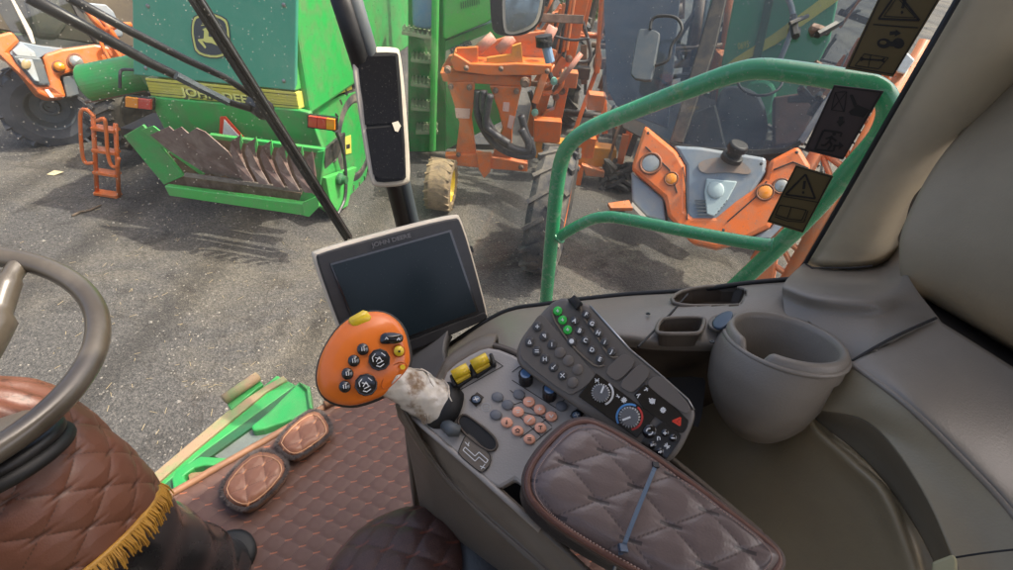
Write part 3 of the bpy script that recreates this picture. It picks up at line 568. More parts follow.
# ------------------------------------------------------------------ orange boom carrier (middle)
def boom():
    t = thing('boom_carrier', 'orange folding boom frame with twin hanging masts and black hydraulic hoses', 'machine frame', Z(500, 185, 0))
    A = vpl(Z(445, 190, 0), Z(530, 196, 0)); k = lambda L: [(420+x/2.592, y/2.592) for x, y in L]
    slab('cross_beam', A, k([(52, 188), (290, 200), (286, 226), (60, 212)]), .25, ORANGE, t, h=.05, bevel=.01)
    tr = slab('top_tray', A, k([(78, 160), (88, 140), (100, 146), (130, 165), (200, 168), (250, 165), (342, 170), (343, 188), (300, 196), (180, 196), (90, 184)]), .3, ORANGE, t, h=.16, bevel=.01)
    slab('tray_plate', A, k([(55, 178), (75, 145), (240, 90), (330, 80), (345, 165), (270, 160), (130, 160)]), .05, ORANGE2, t, h=-.15, bevel=.01)
    for L in ([(95, 175), (95, 125), (150, 122), (150, 170)], [(238, 170), (238, 120), (262, 112), (268, 165)], [(170, 175), (172, 150), (240, 140), (240, 165)]):
        slab('lug_plate', A, k(L), .05, YORANGE if L[0][0] > 160 else ORANGE, t, h=.1, bevel=.006)
    slab('mast', A, k([(70, 214), (142, 212), (140, 260), (133, 310), (146, 408), (92, 402), (102, 320), (88, 270)]), .12, ORANGE, t, h=.08, bevel=.012)
    slab('mast', A, k([(180, 222), (264, 226), (252, 280), (240, 335), (236, 422), (190, 400), (215, 335), (204, 290)]), .12, ORANGE, t, h=.08, bevel=.012)
    for L in ([(90, 280), (130, 282), (128, 308), (94, 306)], [(216, 265), (232, 266), (230, 290), (214, 288)], [(232, 298), (246, 302), (238, 335), (226, 330)]):
        slab('decal', A, k(L), .004, mat('faded_decal', (.75, .45, .35), .6), t, h=.085)
    slab('lower_beam', A, k([(64, 403), (150, 400), (280, 424), (278, 446), (180, 438), (72, 428)]), .12, ORANGE, t, h=.12, bevel=.012)
    slab('hook_plate', A, k([(148, 398), (186, 398), (182, 446), (166, 463), (152, 440)]), .06, ORANGE, t, h=.17, bevel=.01)
    for (u, v, r) in ((72, 180, 10), (80, 224, 8), (128, 226, 8), (196, 234, 8), (250, 236, 8), (272, 213, 14), (100, 400, 7), (262, 432, 9), (120, 176, 7), (210, 178, 7), (330, 184, 7)):
        p = A.at(*k([(u, v)])[0], .2 if v < 220 else .1); rr = r/2.592*5.2/F; MB().lathe(p, A.n, [(rr, 0), (rr, .02), (rr*.6, .03), (rr*.6, .05), (.001, .05)], 12).build('bolt', BROWNSTEEL, t)
    for i, L in enumerate(([(150, 235), (150, 300), (185, 365), (235, 398), (285, 405), (292, 385), (275, 345), (262, 300)], [(165, 235), (165, 290), (200, 355), (240, 383), (275, 390), (280, 370), (262, 335)], [(182, 245), (170, 320), (190, 345), (230, 372)])):
        MB().tube(spline([A.at(*q, .16+.05*i) for q in k(L)], 7), .042, 10).build('hose', HOSE, t, smooth=True)
    for L in ([(150, 130), (190, 95)], [(203, 132), (240, 96)], [(320, 120), (345, 70)]):
        MB().tube([A.at(*q, 0) for q in k(L)], .055, 12).build('ram', mat('faded_pink_paint', (.55, .24, .17), .5, dirt=(.4, .25, .2), ds=9, da=.6), t, smooth=True)
    MB().tube([A.at(*q, .3) for q in ((546, 45), (550, 62))], .05, 12).build('ram_rod', mat('blue_hose_sleeve', (.2, .3, .42), .4), t)
    MB().lathe(A.at(544, 41, .3), Vector((.2, 0, -1)), [(.02, -.06), (.085, -.05), (.085, .05), (.02, .06)], 14).build('sleeve', BLACKM, t)
    # the long arm that recedes
    B = A.off(-.9); j = lambda L: [(500+x/4.386, y/4.386) for x, y in L]
    for n_, L, m_ in (('arm', [(335, -60), (405, -60), (330, 250), (262, 570), (170, 570), (190, 500), (240, 480), (290, 250)], ORANGE), ('arm', [(230, 60), (320, 30), (310, 90), (290, 170), (170, 600), (110, 600), (150, 420), (200, 250)], ORANGE2),
                     ('bracket', [(250, 120), (330, 0), (345, 10), (320, 160), (290, 175)], GREYL), ('post', [(445, -60), (492, -60), (440, 200), (450, 260), (435, 325), (415, 320), (425, 230)], ORANGE2), ('post', [(380, -60), (420, -60), (372, 150), (350, 130)], ORANGE2)):
        slab(n_, B, j(L), .12, m_, t, bevel=.01, h=0 if n_ == 'arm' and m_ is ORANGE else (-.1 if n_ == 'arm' else -.2))
    for i in range(7):
        f = i/6; MB().tube([B.at(*q, .12) for q in j([(200+f*90, 260-f*40), (235+f*95, 80-f*130)])], .025, 8).build('tie_rod', [ORANGE2, DARK, ORANGE][i % 3], t)
    for L in ([(130, 400), (150, 470), (145, 500)], [(205, 290), (225, 340), (235, 360)], [(190, 380), (270, 350), (250, 400), (190, 410)]):
        MB().tube(spline([B.at(*q, .3) for q in j(L)], 5), .03, 8).build('hose_end', HOSE if L[0][0] != 190 else ORANGE, t)
    for (u, v) in ((153, 492), (236, 355)): MB().lathe(B.at(*j([(u, v)])[0], .33), A.n, [(.04, -.03), (.045, .03), (.001, .04)], 12).build('cap', mat('mint_cap', (.2, .5, .42), .4), t)
    for L in ([(170, 230), (240, 120), (262, 130), (200, 250)],): slab('cylinder_arm', B, j(L), .1, mat('faded_pink_paint', (0, 0, 0)), t, h=.2, bevel=.02)
    for (u, v) in ((332, 85), (302, 258), (272, 400), (245, 425), (250, 548)): MB().lathe(B.at(*j([(u, v)])[0], .01), A.n, [(.045, 0), (.045, .02), (.02, .03), (.001, .03)], 10).build('bolt', BROWNSTEEL, t)
    slab('beam', A, [(536, 140), (617, 150), (616, 169), (560, 163), (535, 158)], .2, YORANGE, t, h=-.5, bevel=.012)
    slab('bracket', A, [(534, 120), (562, 122), (560, 143), (534, 142)], .15, ORANGE, t, h=-.45, bevel=.01)
    slab('frame_leg', A, [(574, 166), (584, 168), (580, 190), (574, 216), (566, 246), (556, 246), (566, 212)], .1, ORANGE, t, h=-.4, bevel=.01)
    slab('frame_leg', A, [(582, 165), (605, 172), (604, 178), (586, 176)], .1, ORANGE2, t, h=-.4, bevel=.01)
    MB().lathe(A.at(572, 191, -.38), A.n, [(.035, 0), (.035, .02), (.01, .02), (.001, .0)], 12).build('bolt', STEEL, t)
    slab('foot_plate', Pl(Z(620, 205, .12), (0, 0, 1)), [(608, 203), (629, 200), (633, 208), (611, 208)], .04, ORANGE2, t)
    mb = MB()
    for i in range(26):
        p = A.at(random.uniform(604, 628), random.uniform(168, 200), -.5+random.uniform(-.2, .2)); mb.tube(spline([p, p+Vector((random.uniform(-.2, .2), random.uniform(-.1, .1), random.uniform(-.15, .15))), p+Vector((random.uniform(-.25, .25), 0, random.uniform(-.2, .2)))], 4), .035, 6)
    mb.build('hose_bundle', DARK, t)
    c = Z(543, 296, 0)+Vector((.0, .62, .60)); wheel('wheel', t, c, Vector((.985, -.17, 0)), .62, .36, tm=RUBBER, lugs=16, lug=.03)
    c = Z(585, 150, 0)+Vector((-.3, 1.2, .8)); wheel('wheel', t, c, Vector((1, -.1, 0)), .8, .4, lugs=16)
    return t
boom()
# ------------------------------------------------------------------ right orange sprayer
def right_sprayer():
    t = thing('sprayer', 'orange self propelled sprayer nose with grey grille and black cap, framed by the green handrail', 'sprayer', Z(705, 225, 0))
    c0 = P(705, 190, 4.6); A = Pl(c0, (CAM-c0).normalized()+Vector((-.15, -.1, .25)))
    k = lambda L: [(600+x/2.592, y/2.592) for x, y in L]
    shell = [(115, 322), (200, 392), (222, 430), (222, 545), (240, 562), (300, 562), (350, 520), (395, 490), (428, 462), (440, 415), (515, 376), (545, 425), (548, 440), (470, 545), (440, 590), (360, 628), (300, 645), (235, 630), (175, 560), (165, 512), (80, 440), (84, 420)]
    slab('nose_shell', A, k(shell), .4, ORANGE, t, bevel=.035)
    slab('lower_insert', A, k([(80, 444), (164, 516), (170, 575), (120, 560), (82, 520)]), .3, GREYP, t, h=-.05, bevel=.02)
    slab('lower_insert', A, k([(440, 592), (472, 550), (520, 480), (520, 540), (440, 620), (365, 630)]), .3, GREYP, t, h=-.05, bevel=.02)
    slab('trim_strip', A, k([(84, 524), (120, 562), (170, 580), (166, 588), (115, 570), (80, 532)]), .03, FRAMEB, t, h=-.02)
    g = slab('grille', A, k([(190, 376), (260, 380), (432, 408), (430, 446), (396, 500), (318, 562), (300, 574), (238, 574), (222, 556), (222, 430)]), .35, GREYP, t, h=-.01, bevel=.03)
    slab('grille_inset', A, k([(276, 462), (356, 470), (330, 520), (296, 562), (276, 556), (270, 500)]), .04, mat('pale_inset', (.38, .46, .46), .4), g, h=.02, bevel=.012)
    pillow('emblem_recess', A, k(circ(300, 492, 22, 20)), .02, mat('pale_inset', (0, 0, 0)), g, h=.035, dome=.01, edge=.008)
    slab('brown_stain', A, k(chai([(250, 420), (310, 405), (375, 418), (400, 455), (330, 445), (262, 452)], 2)), .01, mat('dust_stain', (.30, .22, .17), .7, dirt=(.22, .22, .22), ds=12, da=.8), g, h=.004)
    p = A.at(730.5, 160, .02); ax = Vector((.1, -.15, 1)); r = .085
    cp = MB().lathe(p, ax, [(r*1.1, 0), (r*1.1, .045), (r*.75, .05), (r*.75, .10), (r, .105), (r, .15), (r*.85, .165), (.001, .165)], 24).build('filler_cap', BLACK, t, bevel=.004)
    for (u, v, rr, m_, n_) in ((131, 424, 24, LENS, 'headlight'), (185, 463, 15, AMBER, 'indicator'), (428, 498, 17, AMBER, 'indicator'), (470, 482, 16, LENS, 'headlight')):
        q = k([(u, v)])[0]; r = rr/2.592*4.6/F
        s = MB().torus(A.at(*q, .005), A.n, r*1.12, r*.16).build('bezel', mat('lamp_socket_brown', (.2, .07, .03)), t, smooth=True)
        MB().lathe(A.at(*q, .0), A.n, [(r, 0), (r, .008), (r*.85, .012), (r*.5, .017), (.001, .019)], 22).build(n_, m_, t, smooth=True)
    for L in ([(215, 432), (222, 480), (226, 570)], [(432, 470), (402, 512), (330, 575)], [(118, 380), (180, 440), (200, 500)], [(450, 440), (500, 420), (540, 436)]):
        MB().tube([A.at(*q, .006) for q in k(L)], .006, 6).build('panel_seam', GROOVE, t)
    for q in ((208, 405), (418, 425), (240, 596), (320, 596), (125, 345), (510, 395)): MB().lathe(A.at(*k([q])[0], .012), A.n, [(.014, 0), (.014, .004), (.001, .008)], 10).build('bolt', DARK, t)
    for i in range(5):
        a_, b_ = k([(246+i*2, 520+i*9), (330-i*7, 520+i*9)]); MB().bar(A.at(*a_, .012), A.at(*b_, .012), .012, .012, A.n).build('vent_slat', GREYD, g)
    # cab
    C_ = A.off(-.25)
    slab('windscreen', C_, k([(185, 370), (260, 384), (400, 392), (480, 386), (520, 366), (640, 190), (800, -100), (330, -100), (270, 140)]), .02, DGLASS, t)
    slab('door_glass', C_, k([(110, 318), (40, 290), (10, 250), (0, 120), (20, -100), (330, -100), (262, 140), (185, 368)]), .02, DGLASS2, t, h=-.02)
    slab('door_inner_panel', C_, k([(95, 300), (40, 270), (18, 230), (10, 0), (40, -100), (215, -100), (175, 330)]), .05, mat('dusky_blue_panel', (.045, .058, .078), .5, dirt=(.085, .08, .075), ds=2.5, da=.8), t, h=-.3)
    slab('lower_trim', C_, k([(180, 366), (258, 380), (400, 388), (482, 382), (520, 362), (524, 372), (485, 398), (400, 404), (255, 396), (182, 382)]), .05, BLACKM, t, h=.03, bevel=.008)
    slab('pillar', C_, k([(255, 120), (320, -100), (350, -100), (300, 120), (215, 370), (180, 370)]), .08, DARK, t, h=.02, bevel=.01)
    slab('pillar', C_, k([(512, 366), (560, 290), (690, 95), (790, -100), (815, -100), (702, 110), (575, 300), (528, 374)]), .08, mat('grey_pillar', (.12, .13, .14), .4, dirt=(.25, .24, .22), ds=8, da=.6), t, h=.02, bevel=.01)
    D = C_.off(-.55)
    slab('seat', D, k(chai([(300, 230), (360, 215), (430, 250), (440, 390), (290, 390)], 2)), .25, mat('cab_seat', (.03, .04, .05), .7), t, bevel=.03)
    slab('dash_hood', D, k([(210, 300), (300, 270), (330, 390), (200, 390)]), .2, DARK, t, h=.1, bevel=.02)
    slab('console', D, k([(450, 250), (520, 240), (560, 280), (520, 370), (450, 380)]), .2, mat('cab_brown_console', (.12, .05, .03), .7, dirt=(.05, .04, .035), ds=6, da=.8), t, h=.1, bevel=.02)
    MB().torus(D.at(760, 80, .2), A.n+Vector((0, 0, .9)), .2, .014).build('steering_ring', DARK, t, smooth=True)
    slab('rear_bulkhead', D, k([(60, 330), (40, 240), (120, 200), (300, 260), (330, 330), (480, 330), (520, 390), (170, 390)]), .1, mat('bulkhead', (.05, .06, .065), .7, dirt=(.15, .10, .07), ds=1.2, da=.9), t, h=-.8)
    mb = MB()
    mr = slab('mirror', C_, chai([(630, 78), (632, 62), (638, 30), (642, 28), (660, 31), (659, 40), (652, 78), (650, 81)], 1), .06, GREYD, t, h=.25, bevel=.01)
    MB().tube(spline([C_.at(u, v, .25) for u, v in ((650, 30), (652, 20), (660, 16), (676, 18), (682, 30), (672, 45), (668, 60), (655, 66))], 5), .014, 8).build('mirror_arm', BLACKM, t, smooth=True)
    c = Z(735, 250, 0)+Vector((.25, .55, .6)); wheel('wheel', t, c, Vector((-.6, -.8, 0)), .62, .45)
    return t, A
_, RA = right_sprayer()
# ------------------------------------------------------------------ reflected green machine modelled behind the right sprayer, orange lattice at the right, trees behind
def behind():
    A = Pl(P(770, 50, 5.8), (CAM-P(770, 50, 5.8))+Vector((-.6, 0, 0)))  # solid stand-in for a harvester mirrored in the glass
    t = thing('harvester', 'reflection of a green harvester flank with slanting yellow stripe and number, modelled behind the sprayer cab', 'harvester', Z(770, 160, 0))
    GR = mat('flank_green', (.06, .42, .17), .3, dirt=(.16, .4, .22), ds=2, da=.6, coat=.5)
    slab('flank', A, [(714, 125), (722, 60), (745, -60), (850, -60), (830, 40), (800, 100), (770, 140)], .4, GR, t, bevel=.02)
    slab('yellow_band', A, [(716, 73), (728, 69), (775, 45), (850, -8), (850, -16), (838, -14), (772, 35), (735, 58)], .02, mat('bright_stripe', (.85, .72, .12), .4), t, h=.03)
    text('number', '0695', A, 738, 49.5, 749, 47, 6, mat('number_gold', (.85, .72, .12), .4), t, h=.03)
    slab('door_frame', A, [(752, 60), (778, -60), (786, -60), (760, 62)], .05, GDARK, t, h=.05, bevel=.01)
    MB().tube(spline([A.at(u, v, .08) for u, v in ((770, -20), (786, -5), (793, 15), (790, 35), (780, 60), (772, 80))], 6), .03, 8).build('window_seal', GREYL, t, smooth=True)
    slab('fender', A, chai([(742, 85), (765, 78), (778, 90), (770, 118), (745, 128)], 2), .3, GR, t, h=.15, bevel=.03)
    # lattice of the folded boom at the right
    B = Pl(P(860, 150, 4.3), (CAM-P(860, 150, 4.3)))
    q = thing('folded_boom', 'orange lattice of a folded spray boom glimpsed right of the green handrail', 'boom', Z(850, 300, 0))
    def tb(a, b, r, m_=ORANGE2, h=0): MB().tube([B.at(*a, h), B.at(*b, h)], r, 8).build('lattice_bar', m_, q, smooth=True)
    for a, b, r in (((742, 288), (868, 60), .06), ((775, 300), (905, 70), .06), ((800, 268), (925, 40), .04), ((762, 258), (800, 282), .03), ((775, 232), (815, 262), .03), ((790, 205), (828, 235), .03), ((805, 180), (842, 205), .03), ((820, 150), (858, 178), .03),
                    ((775, 232), (800, 282), .025), ((790, 205), (815, 262), .025), ((805, 180), (828, 235), .025), ((820, 150), (842, 205), .025), ((835, 125), (858, 178), .025), ((850, 95), (880, 140), .03), ):
        tb(a, b, r*1.0)
    slab('box', B, [(898, 58), (907, 52), (915, 60), (905, 74), (897, 72)], .12, WHITE, q, h=.1, bevel=.01)
    slab('actuator', B, [(750, 258), (762, 240), (778, 250), (772, 290), (752, 290)], .15, ORANGE2, q, h=.05, bevel=.02)
    0 and slab('actuator', B, [(805, 38), (840, 28), (850, 55), (815, 75), (800, 60)], .15, mat('red_brown_steel', (.22, .07, .045), .6, dirt=(.12, .06, .05), ds=8, da=.8), q, h=-.2, bevel=.02)
    for i in range(14):
        u, v = random.uniform(790, 850), random.uniform(15, 125); MB().tube(spline([B.at(u, v, -.25), B.at(u+random.uniform(-14, 14), v+random.uniform(-8, 8), -.1), B.at(u+random.uniform(-20, 20), v+random.uniform(-14, 14), -.3)], 4), random.uniform(.015, .04), 6).build('hydraulic_line', [mat('red_brown_steel', (0, 0, 0)), DARK, BROWNSTEEL][i % 3], q)
    # distant machinery seen through the door glass of the sprayer
    C = Pl(P(640, 60, 8.5), (CAM-P(640, 60, 8.5)))
    f = thing('boom_rack', 'faded orange upright boom rack standing behind the sprayer door glass', 'rack', Z(640, 130, 0))
    for a, b, r, m_ in (((612, 100), (625, -30), .08, ORANGE2), ((650, 110), (662, -30), .09, ORANGE2), ((664, 60), (674, -30), .06, GREEN_L), ((680, 120), (705, -30), .1, DARK), ((600, 90), (690, 95), .08, BROWNSTEEL), ((600, 40), (700, 50), .06, DARK), ((630, 130), (640, 60), .07, BROWNSTEEL), ((700, 100), (714, 0), .08, BROWNSTEEL)):
        MB().tube([C.at(*a), C.at(*b)], r, 8).build('rack_bar', m_, f)
    slab('rack_panel', C, [(628, 60), (650, 55), (648, 100), (625, 105)], .2, BROWNSTEEL, f, h=-.2)
behind()
def stack(name, label, cat, u0, u1, v0, v1, d, n, seed, mats, rr=(.02, .08), base=None, ang=(0, 1.25), ln=(10, 34)):
    R_ = random.Random(seed); um, vm = (u0+u1)/2, (v0+v1)/2; W = Pl(P(um, vm, d), CAM-P(um, vm, d)); t = thing(name, label, cat, base or Z(um, v1, 0))
    for i in range(n):
        u, v = R_.uniform(u0, u1), R_.uniform(v0, v1); a = R_.choice(ang)+R_.gauss(0, .07); L = R_.uniform(*ln); h = R_.uniform(-.5, .5); m_ = R_.choice(mats)
        du, dv = L*math.cos(a), L*math.sin(a); w_ = R_.uniform(*rr)
        p, q = W.at(u-du, v-dv, h), W.at(u+du, v+dv, h)
        kind = R_.random()
        if kind < .45: MB().tube([p, q], w_*.7, 8).build('tube', m_, t, smooth=True)
        elif kind < .8: MB().bar(p, q, w_*2, w_*1.4, W.n).build('beam', m_, t, bevel=.006)
        elif kind < .96:
            e = p.lerp(q, .5)+Vector((R_.uniform(-.3, .3), 0, R_.uniform(-.4, .1))); MB().tube(spline([p, e, q], 6), w_*.4, 6).build('hose', HOSE, t, smooth=True)
        else:
            c = p.lerp(q, .5); MB().box(c, Vector((w_*2.5, 0, 0)), Vector((0, w_*2, 0)), Vector((0, 0, w_*2.2))).build('valve_block', m_, t, bevel=.01)
    return t
FP = mat('faded_pink_paint', (.55, .24, .17))
stack('boom_linkage', 'tangle of faded orange boom linkages and hoses above the hanging masts', 'boom linkage', 505, 572, -5, 85, 6.2, 34, 3, [ORANGE2, FP, ORANGE, DARK, BROWNSTEEL, ORANGE2], (.02, .05), Z(540, 190, 0), (-1.1, -1.15, -.95, .1), (8, 32))
stack('sprayer_chassis', 'orange and black sprayer chassis parts seen past the right of the orange boom arm', 'chassis', 572, 640, 30, 165, 6.9, 34, 5, [ORANGE2, DARK, DARK, BROWNSTEEL, ORANGE], (.025, .07), Z(600, 190, 0), (1.5, -1.25, -1.3, .12), (10, 34))
stack('stored_boom', 'dull orange and brown folded machinery behind the glass cab of the right sprayer', 'machinery', 640, 740, -20, 130, 7.6, 46, 8, [BROWNSTEEL, DARK, ORANGE2, BROWNSTEEL, GDARK, GREYD], (.03, .12), Z(690, 160, 0), (1.75, 1.8, 1.7, -.1), (16, 52))
stack('folded_sections', 'reddish orange folded boom sections right of the green flank near the top', 'machinery', 800, 905, -20, 150, 6.6, 60, 11, [ORANGE2, mat('red_brown_steel', (0, 0, 0)), BROWNSTEEL, DARK, ORANGE], (.02, .06), Z(850, 170, 0), (-.95, -1.0, -.9, .35), (14, 46))
def tree(u, v, hgt, rad, label, n=1500):
    b = Z(u, v, 0) if v > 0 else v; t = thing('tree', label, 'tree', b, 'trees behind the machines'); R_ = random.Random(int(u))
    mb = MB(); mb.tube([b, b+Vector((.1, 0, hgt*.35)), b+Vector((0, .1, hgt*.7))], [.14, .11, .05], 8)
    for i in range(7):
        a = R_.uniform(0, 6.28); s = b+Vector((0, 0, hgt*R_.uniform(.25, .6))); mb.tube([s, s+Vector((math.cos(a), math.sin(a), .7))*rad*.6], [.05, .015], 6)
    mb.build('trunk', BARK, t)
    cr = MB(); cl = [(b+Vector((R_.gauss(0, rad*.5), R_.gauss(0, rad*.5), hgt*R_.uniform(.1, 1)))) for _ in range(40)]
    for i in range(n):
        c = R_.choice(cl)+Vector((R_.gauss(0, 1), R_.gauss(0, 1), R_.gauss(0, 1)))*rad*.16
        d1 = Vector((R_.uniform(-1, 1), R_.uniform(-1, 1), R_.uniform(-.6, .6))).normalized(); d2 = d1.orthogonal().normalized(); s = R_.uniform(.06, .14)
        cr.add([c-d1*s, c+d2*s*.45, c+d1*s, c-d2*s*.45], [(0, 1, 2, 3)])
    me = bpy.data.meshes.new('crown'); me.from_pydata(cr.v, [], cr.f); link('crown', me, LEAFM, t)
tree(588, 28, 2.6, 1.3, 'leafy shrub showing in the gap right of the orange boom arm')
tree(548, 12, 3.6, 1.8, 'leafy tree behind the orange boom arm near the top edge')
tree(8, 34, 2.6, 1.3, 'dark green shrub behind the far left sprayer windscreen')
tree(640, 8, 4.0, 2.2, 'tall leafy tree behind the sprayer door glass')
# ================================================================== THE CAB
G1 = vpl(Z(160, 500, 1.9), Z(325, 405, 1.9)).off(-.03)
def onG1(u, v, h=0): return G1.at(u, v, h)
q_ = G1.at(405, 215); Q = Vector((q_.x, q_.y, 0)); rp = Z(806, 262, 2.62); G2 = vpl(Q, Vector((rp.x, rp.y, 0)))
# guard rail outside the side window
RP = Pl(Q-G2.n*.38, G2.n)
def railing():
    t = thing('handrail', 'bright green tubular guard rail curving outside the side window', 'handrail', RP.at(545, 310))
    pts = [(543, 330), (546, 300), (551, 245), (556, 195), (561, 163), (571, 143), (592, 128), (640, 108), (700, 85), (735, 73), (762, 69), (800, 73), (850, 81), (874, 87), (886, 98), (888, 115), (878, 138), (850, 170), (800, 225), (755, 268), (715, 305)]
    MB().tube(spline([RP.at(u, v) for u, v in pts], 6), .0225, 18).build('main_tube', RAILG, t, smooth=True)
    pts = [(558, 238), (572, 229), (590, 220), (605, 217), (625, 219), (690, 232), (745, 242), (775, 246)]
    MB().tube(spline([RP.at(u, v) for u, v in pts], 6), .0175, 16).build('cross_tube', RAILG, t, smooth=True)
    MB().torus(RP.at(559.5, 237), (RP.at(572, 229)-RP.at(558, 238)), .0185, .004, 20, 8).build('weld_bead', RAILG, t, smooth=True)
    MB().torus(RP.at(772, 246), (RP.at(775, 246)-RP.at(745, 242)), .0185, .004, 20, 8).build('weld_bead', RAILG, t, smooth=True)
railing()
# windows
def windows():
    A = [(-60, 620), (160, 499), (325, 405), (418, 352), (420, 232), (330, -40), (150, -70), (-60, -60)]
    o = slab('windscreen', G1, A, .005, WGLASS); lab(o, 'dusty clear windscreen behind the wipers, left of the corner post', 'window')
    A = [(418, 400), (418, 225), (330, -50), (995, -60), (806, 262), (790, 292), (640, 320), (500, 340), (430, 395)]
    o = slab('side_window', G2, A, .005, glass_mat('side_window_glass', tint=(.96, .98, .97), dust=.075, gloss=.07, scale=160)); lab(o, 'dusty clear side window with painted haze and three stickers near the beige pillar', 'window')  # heavier dust film also imitates haze and reflections on the pane
windows()
# wipers, outside the windscreen
def wipers():
    t = thing('windscreen_wiper', 'black wiper with twin parallel arms and a long blade across the windscreen', 'wiper', onG1(262, 107))
    for L, wd in (([(28, -3), (96, 33), (150, 63), (176, 75.5), (200, 88), (228, 102), (257, 111)], .0145), ([(68, -3), (130, 31), (187, 60), (225, 77.5), (262, 102)], .0115)):
        n_ = len(L); MB().tube([onG1(u, v, -.05) for u, v in L], [wd*.62, wd*.6, wd*.55, wd*.52, wd*.48, wd*.44, wd*.42][:n_], 8).build('arm', BLACK, t, smooth=True)
    MB().tube([onG1(u, v, -.035) for u, v in ((176, 75.5), (200, 88), (228, 102))], .0075, 6).build('arm_sleeve', GREYD, t)
    p = onG1(260, 107, -.05); MB().lathe(p, G1.n, [(.02, -.02), (.02, .02), (.012, .03), (.001, .03)], 14).build('pivot', BLACK, t); 
    a, b = onG1(197, -5, -.02), onG1(350, 237, -.02)
    for off, r in ((0, .0072), (.012, .005)):
        sh = (b-a).cross(G1.n).normalized()*off; MB().tube([a+sh, a.lerp(b, .5)+sh, b+sh], r, 8).build('blade', BLACK if off == 0 else BLACKM, t)
    MB().tube([a+G1.n*.008, b+G1.n*.008], .0022, 6).build('blade_rail', STEEL, t)
wipers()
# corner post
def post():
    t = thing('corner_post', 'black double tube corner post between windscreen and side window', 'post', onG1(415, 240))
    for L, r, m_ in (([(345, -30), (372, 60), (396, 150), (416, 235), (430, 300)], .016, GREYD), ([(332, -30), (360, 60), (388, 160), (406, 235)], .020, BLACK)):
        MB().tube([onG1(u, v, .03 if m_ is BLACK else .035) for u, v in L], r, 14).build('tube', m_, t, smooth=True)
    m_ = thing('cab_mirror', 'tall beige framed double mirror mounted on the black corner post', 'mirror', onG1(390, 187, .08))
    A = Pl(onG1(380, 115, .09), (CAM-onG1(380, 115)).normalized()+Vector((.1, 0, .1)))
    out = chai([(350, 52), (355, 47), (395, 46), (402, 51), (412, 178), (407, 186), (376, 188), (370, 182)], 2)
    fr = pillow('frame', A, out, .03, FRAMEB, m_, dome=.0, edge=.006)
    ins = chai([(356, 55), (359, 53), (396, 52), (399, 56), (407, 176), (403, 181), (378, 183), (374, 178)], 1)
    slab('backing', A, ins, .008, BLACKM, m_, h=.003)
    slab('mirror_face', A, [(359, 57), (395.5, 55.5), (400.5, 122), (365, 125)], .004, DMIRR, m_, h=.006)
    slab('mirror_face', A, [(366, 129), (401, 126), (404.5, 173), (403, 178), (380, 180), (373, 174)], .004, DMIRR, m_, h=.006)
    slab('paint_chip', A, [(392, 123), (398, 121), (401, 126), (398, 132), (395, 131)], .002, FRAMEB, m_, h=.008)
    a, b = onG1(372, 70, .03), onG1(398, 160, .03)
    MB().tube([A.at(385, 90, -.03), a], .01, 8).build('bracket', BLACK, m_)
post()
def top_mirror():
    A = Pl(RP.at(520, 10, .1), (CAM-RP.at(520, 10, .1)))
    t = thing('wing_mirror', 'black wing mirror with rounded glass hanging at the top edge outside the side window', 'mirror', A.at(520, 37))
    pillow('housing', A, chai([(489, -40), (549, -40), (545, 15), (535, 30), (520, 37), (496, 36), (490, 25)], 2), .06, BLACK, t, dome=.0, edge=.012)
    f = slab('rim', A, chai([(503, -40), (547, -40), (542, 15), (533, 29), (510, 36), (502, 30)], 2), .004, FRAMEB, t, h=.004)
    slab('mirror_face', A, chai([(506, -40), (545, -40), (539, 14), (531, 26), (511, 33), (505, 28)], 2), .003, MIRR, t, h=.007)
    MB().tube([A.at(543, 5, -.05), A.at(562, -45, -.05)], .012, 8).build('mirror_arm', BLACK, t)
top_mirror()
# floor, mat, platform
FL = Pl((0, 0, 1.9), (0, 0, 1)); EDG = (Z(325, 405, 1.9)-Z(160, 500, 1.9)).normalized(); EDN = Vector((EDG.y, -EDG.x, 0))
def inpoly(X, Y, poly):
    c = np.zeros(X.shape, bool); n = len(poly); D = np.full(X.shape, 1e9)
    for i in range(n):
        x0, y0 = poly[i]; x1, y1 = poly[(i+1) % n]
        cond = ((y0 > Y) != (y1 > Y)) & (X < (x1-x0)*(Y-y0)/(y1-y0+1e-12)+x0); c ^= cond
        dx, dy = x1-x0, y1-y0; t = np.clip(((X-x0)*dx+(Y-y0)*dy)/(dx*dx+dy*dy+1e-12), 0, 1); D = np.minimum(D, np.hypot(X-x0-t*dx, Y-y0-t*dy))
    return c, D
def quilt_h(a, b, amp):
    w1 = np.abs((a+.5) % 1-.5); w2 = np.abs((b+.5) % 1-.5); e = np.minimum(w1, w2)
    h = amp*np.minimum(1, (np.clip(w1*w2*10, 0, 4))**.45) ; p1 = (a+.5) % 1-.5; p2 = (b+.5) % 1-.5
    tk = np.exp(-((p1-p2)/.09)**2-((p1+p2)/.42)**2); return h-amp*.5*tk
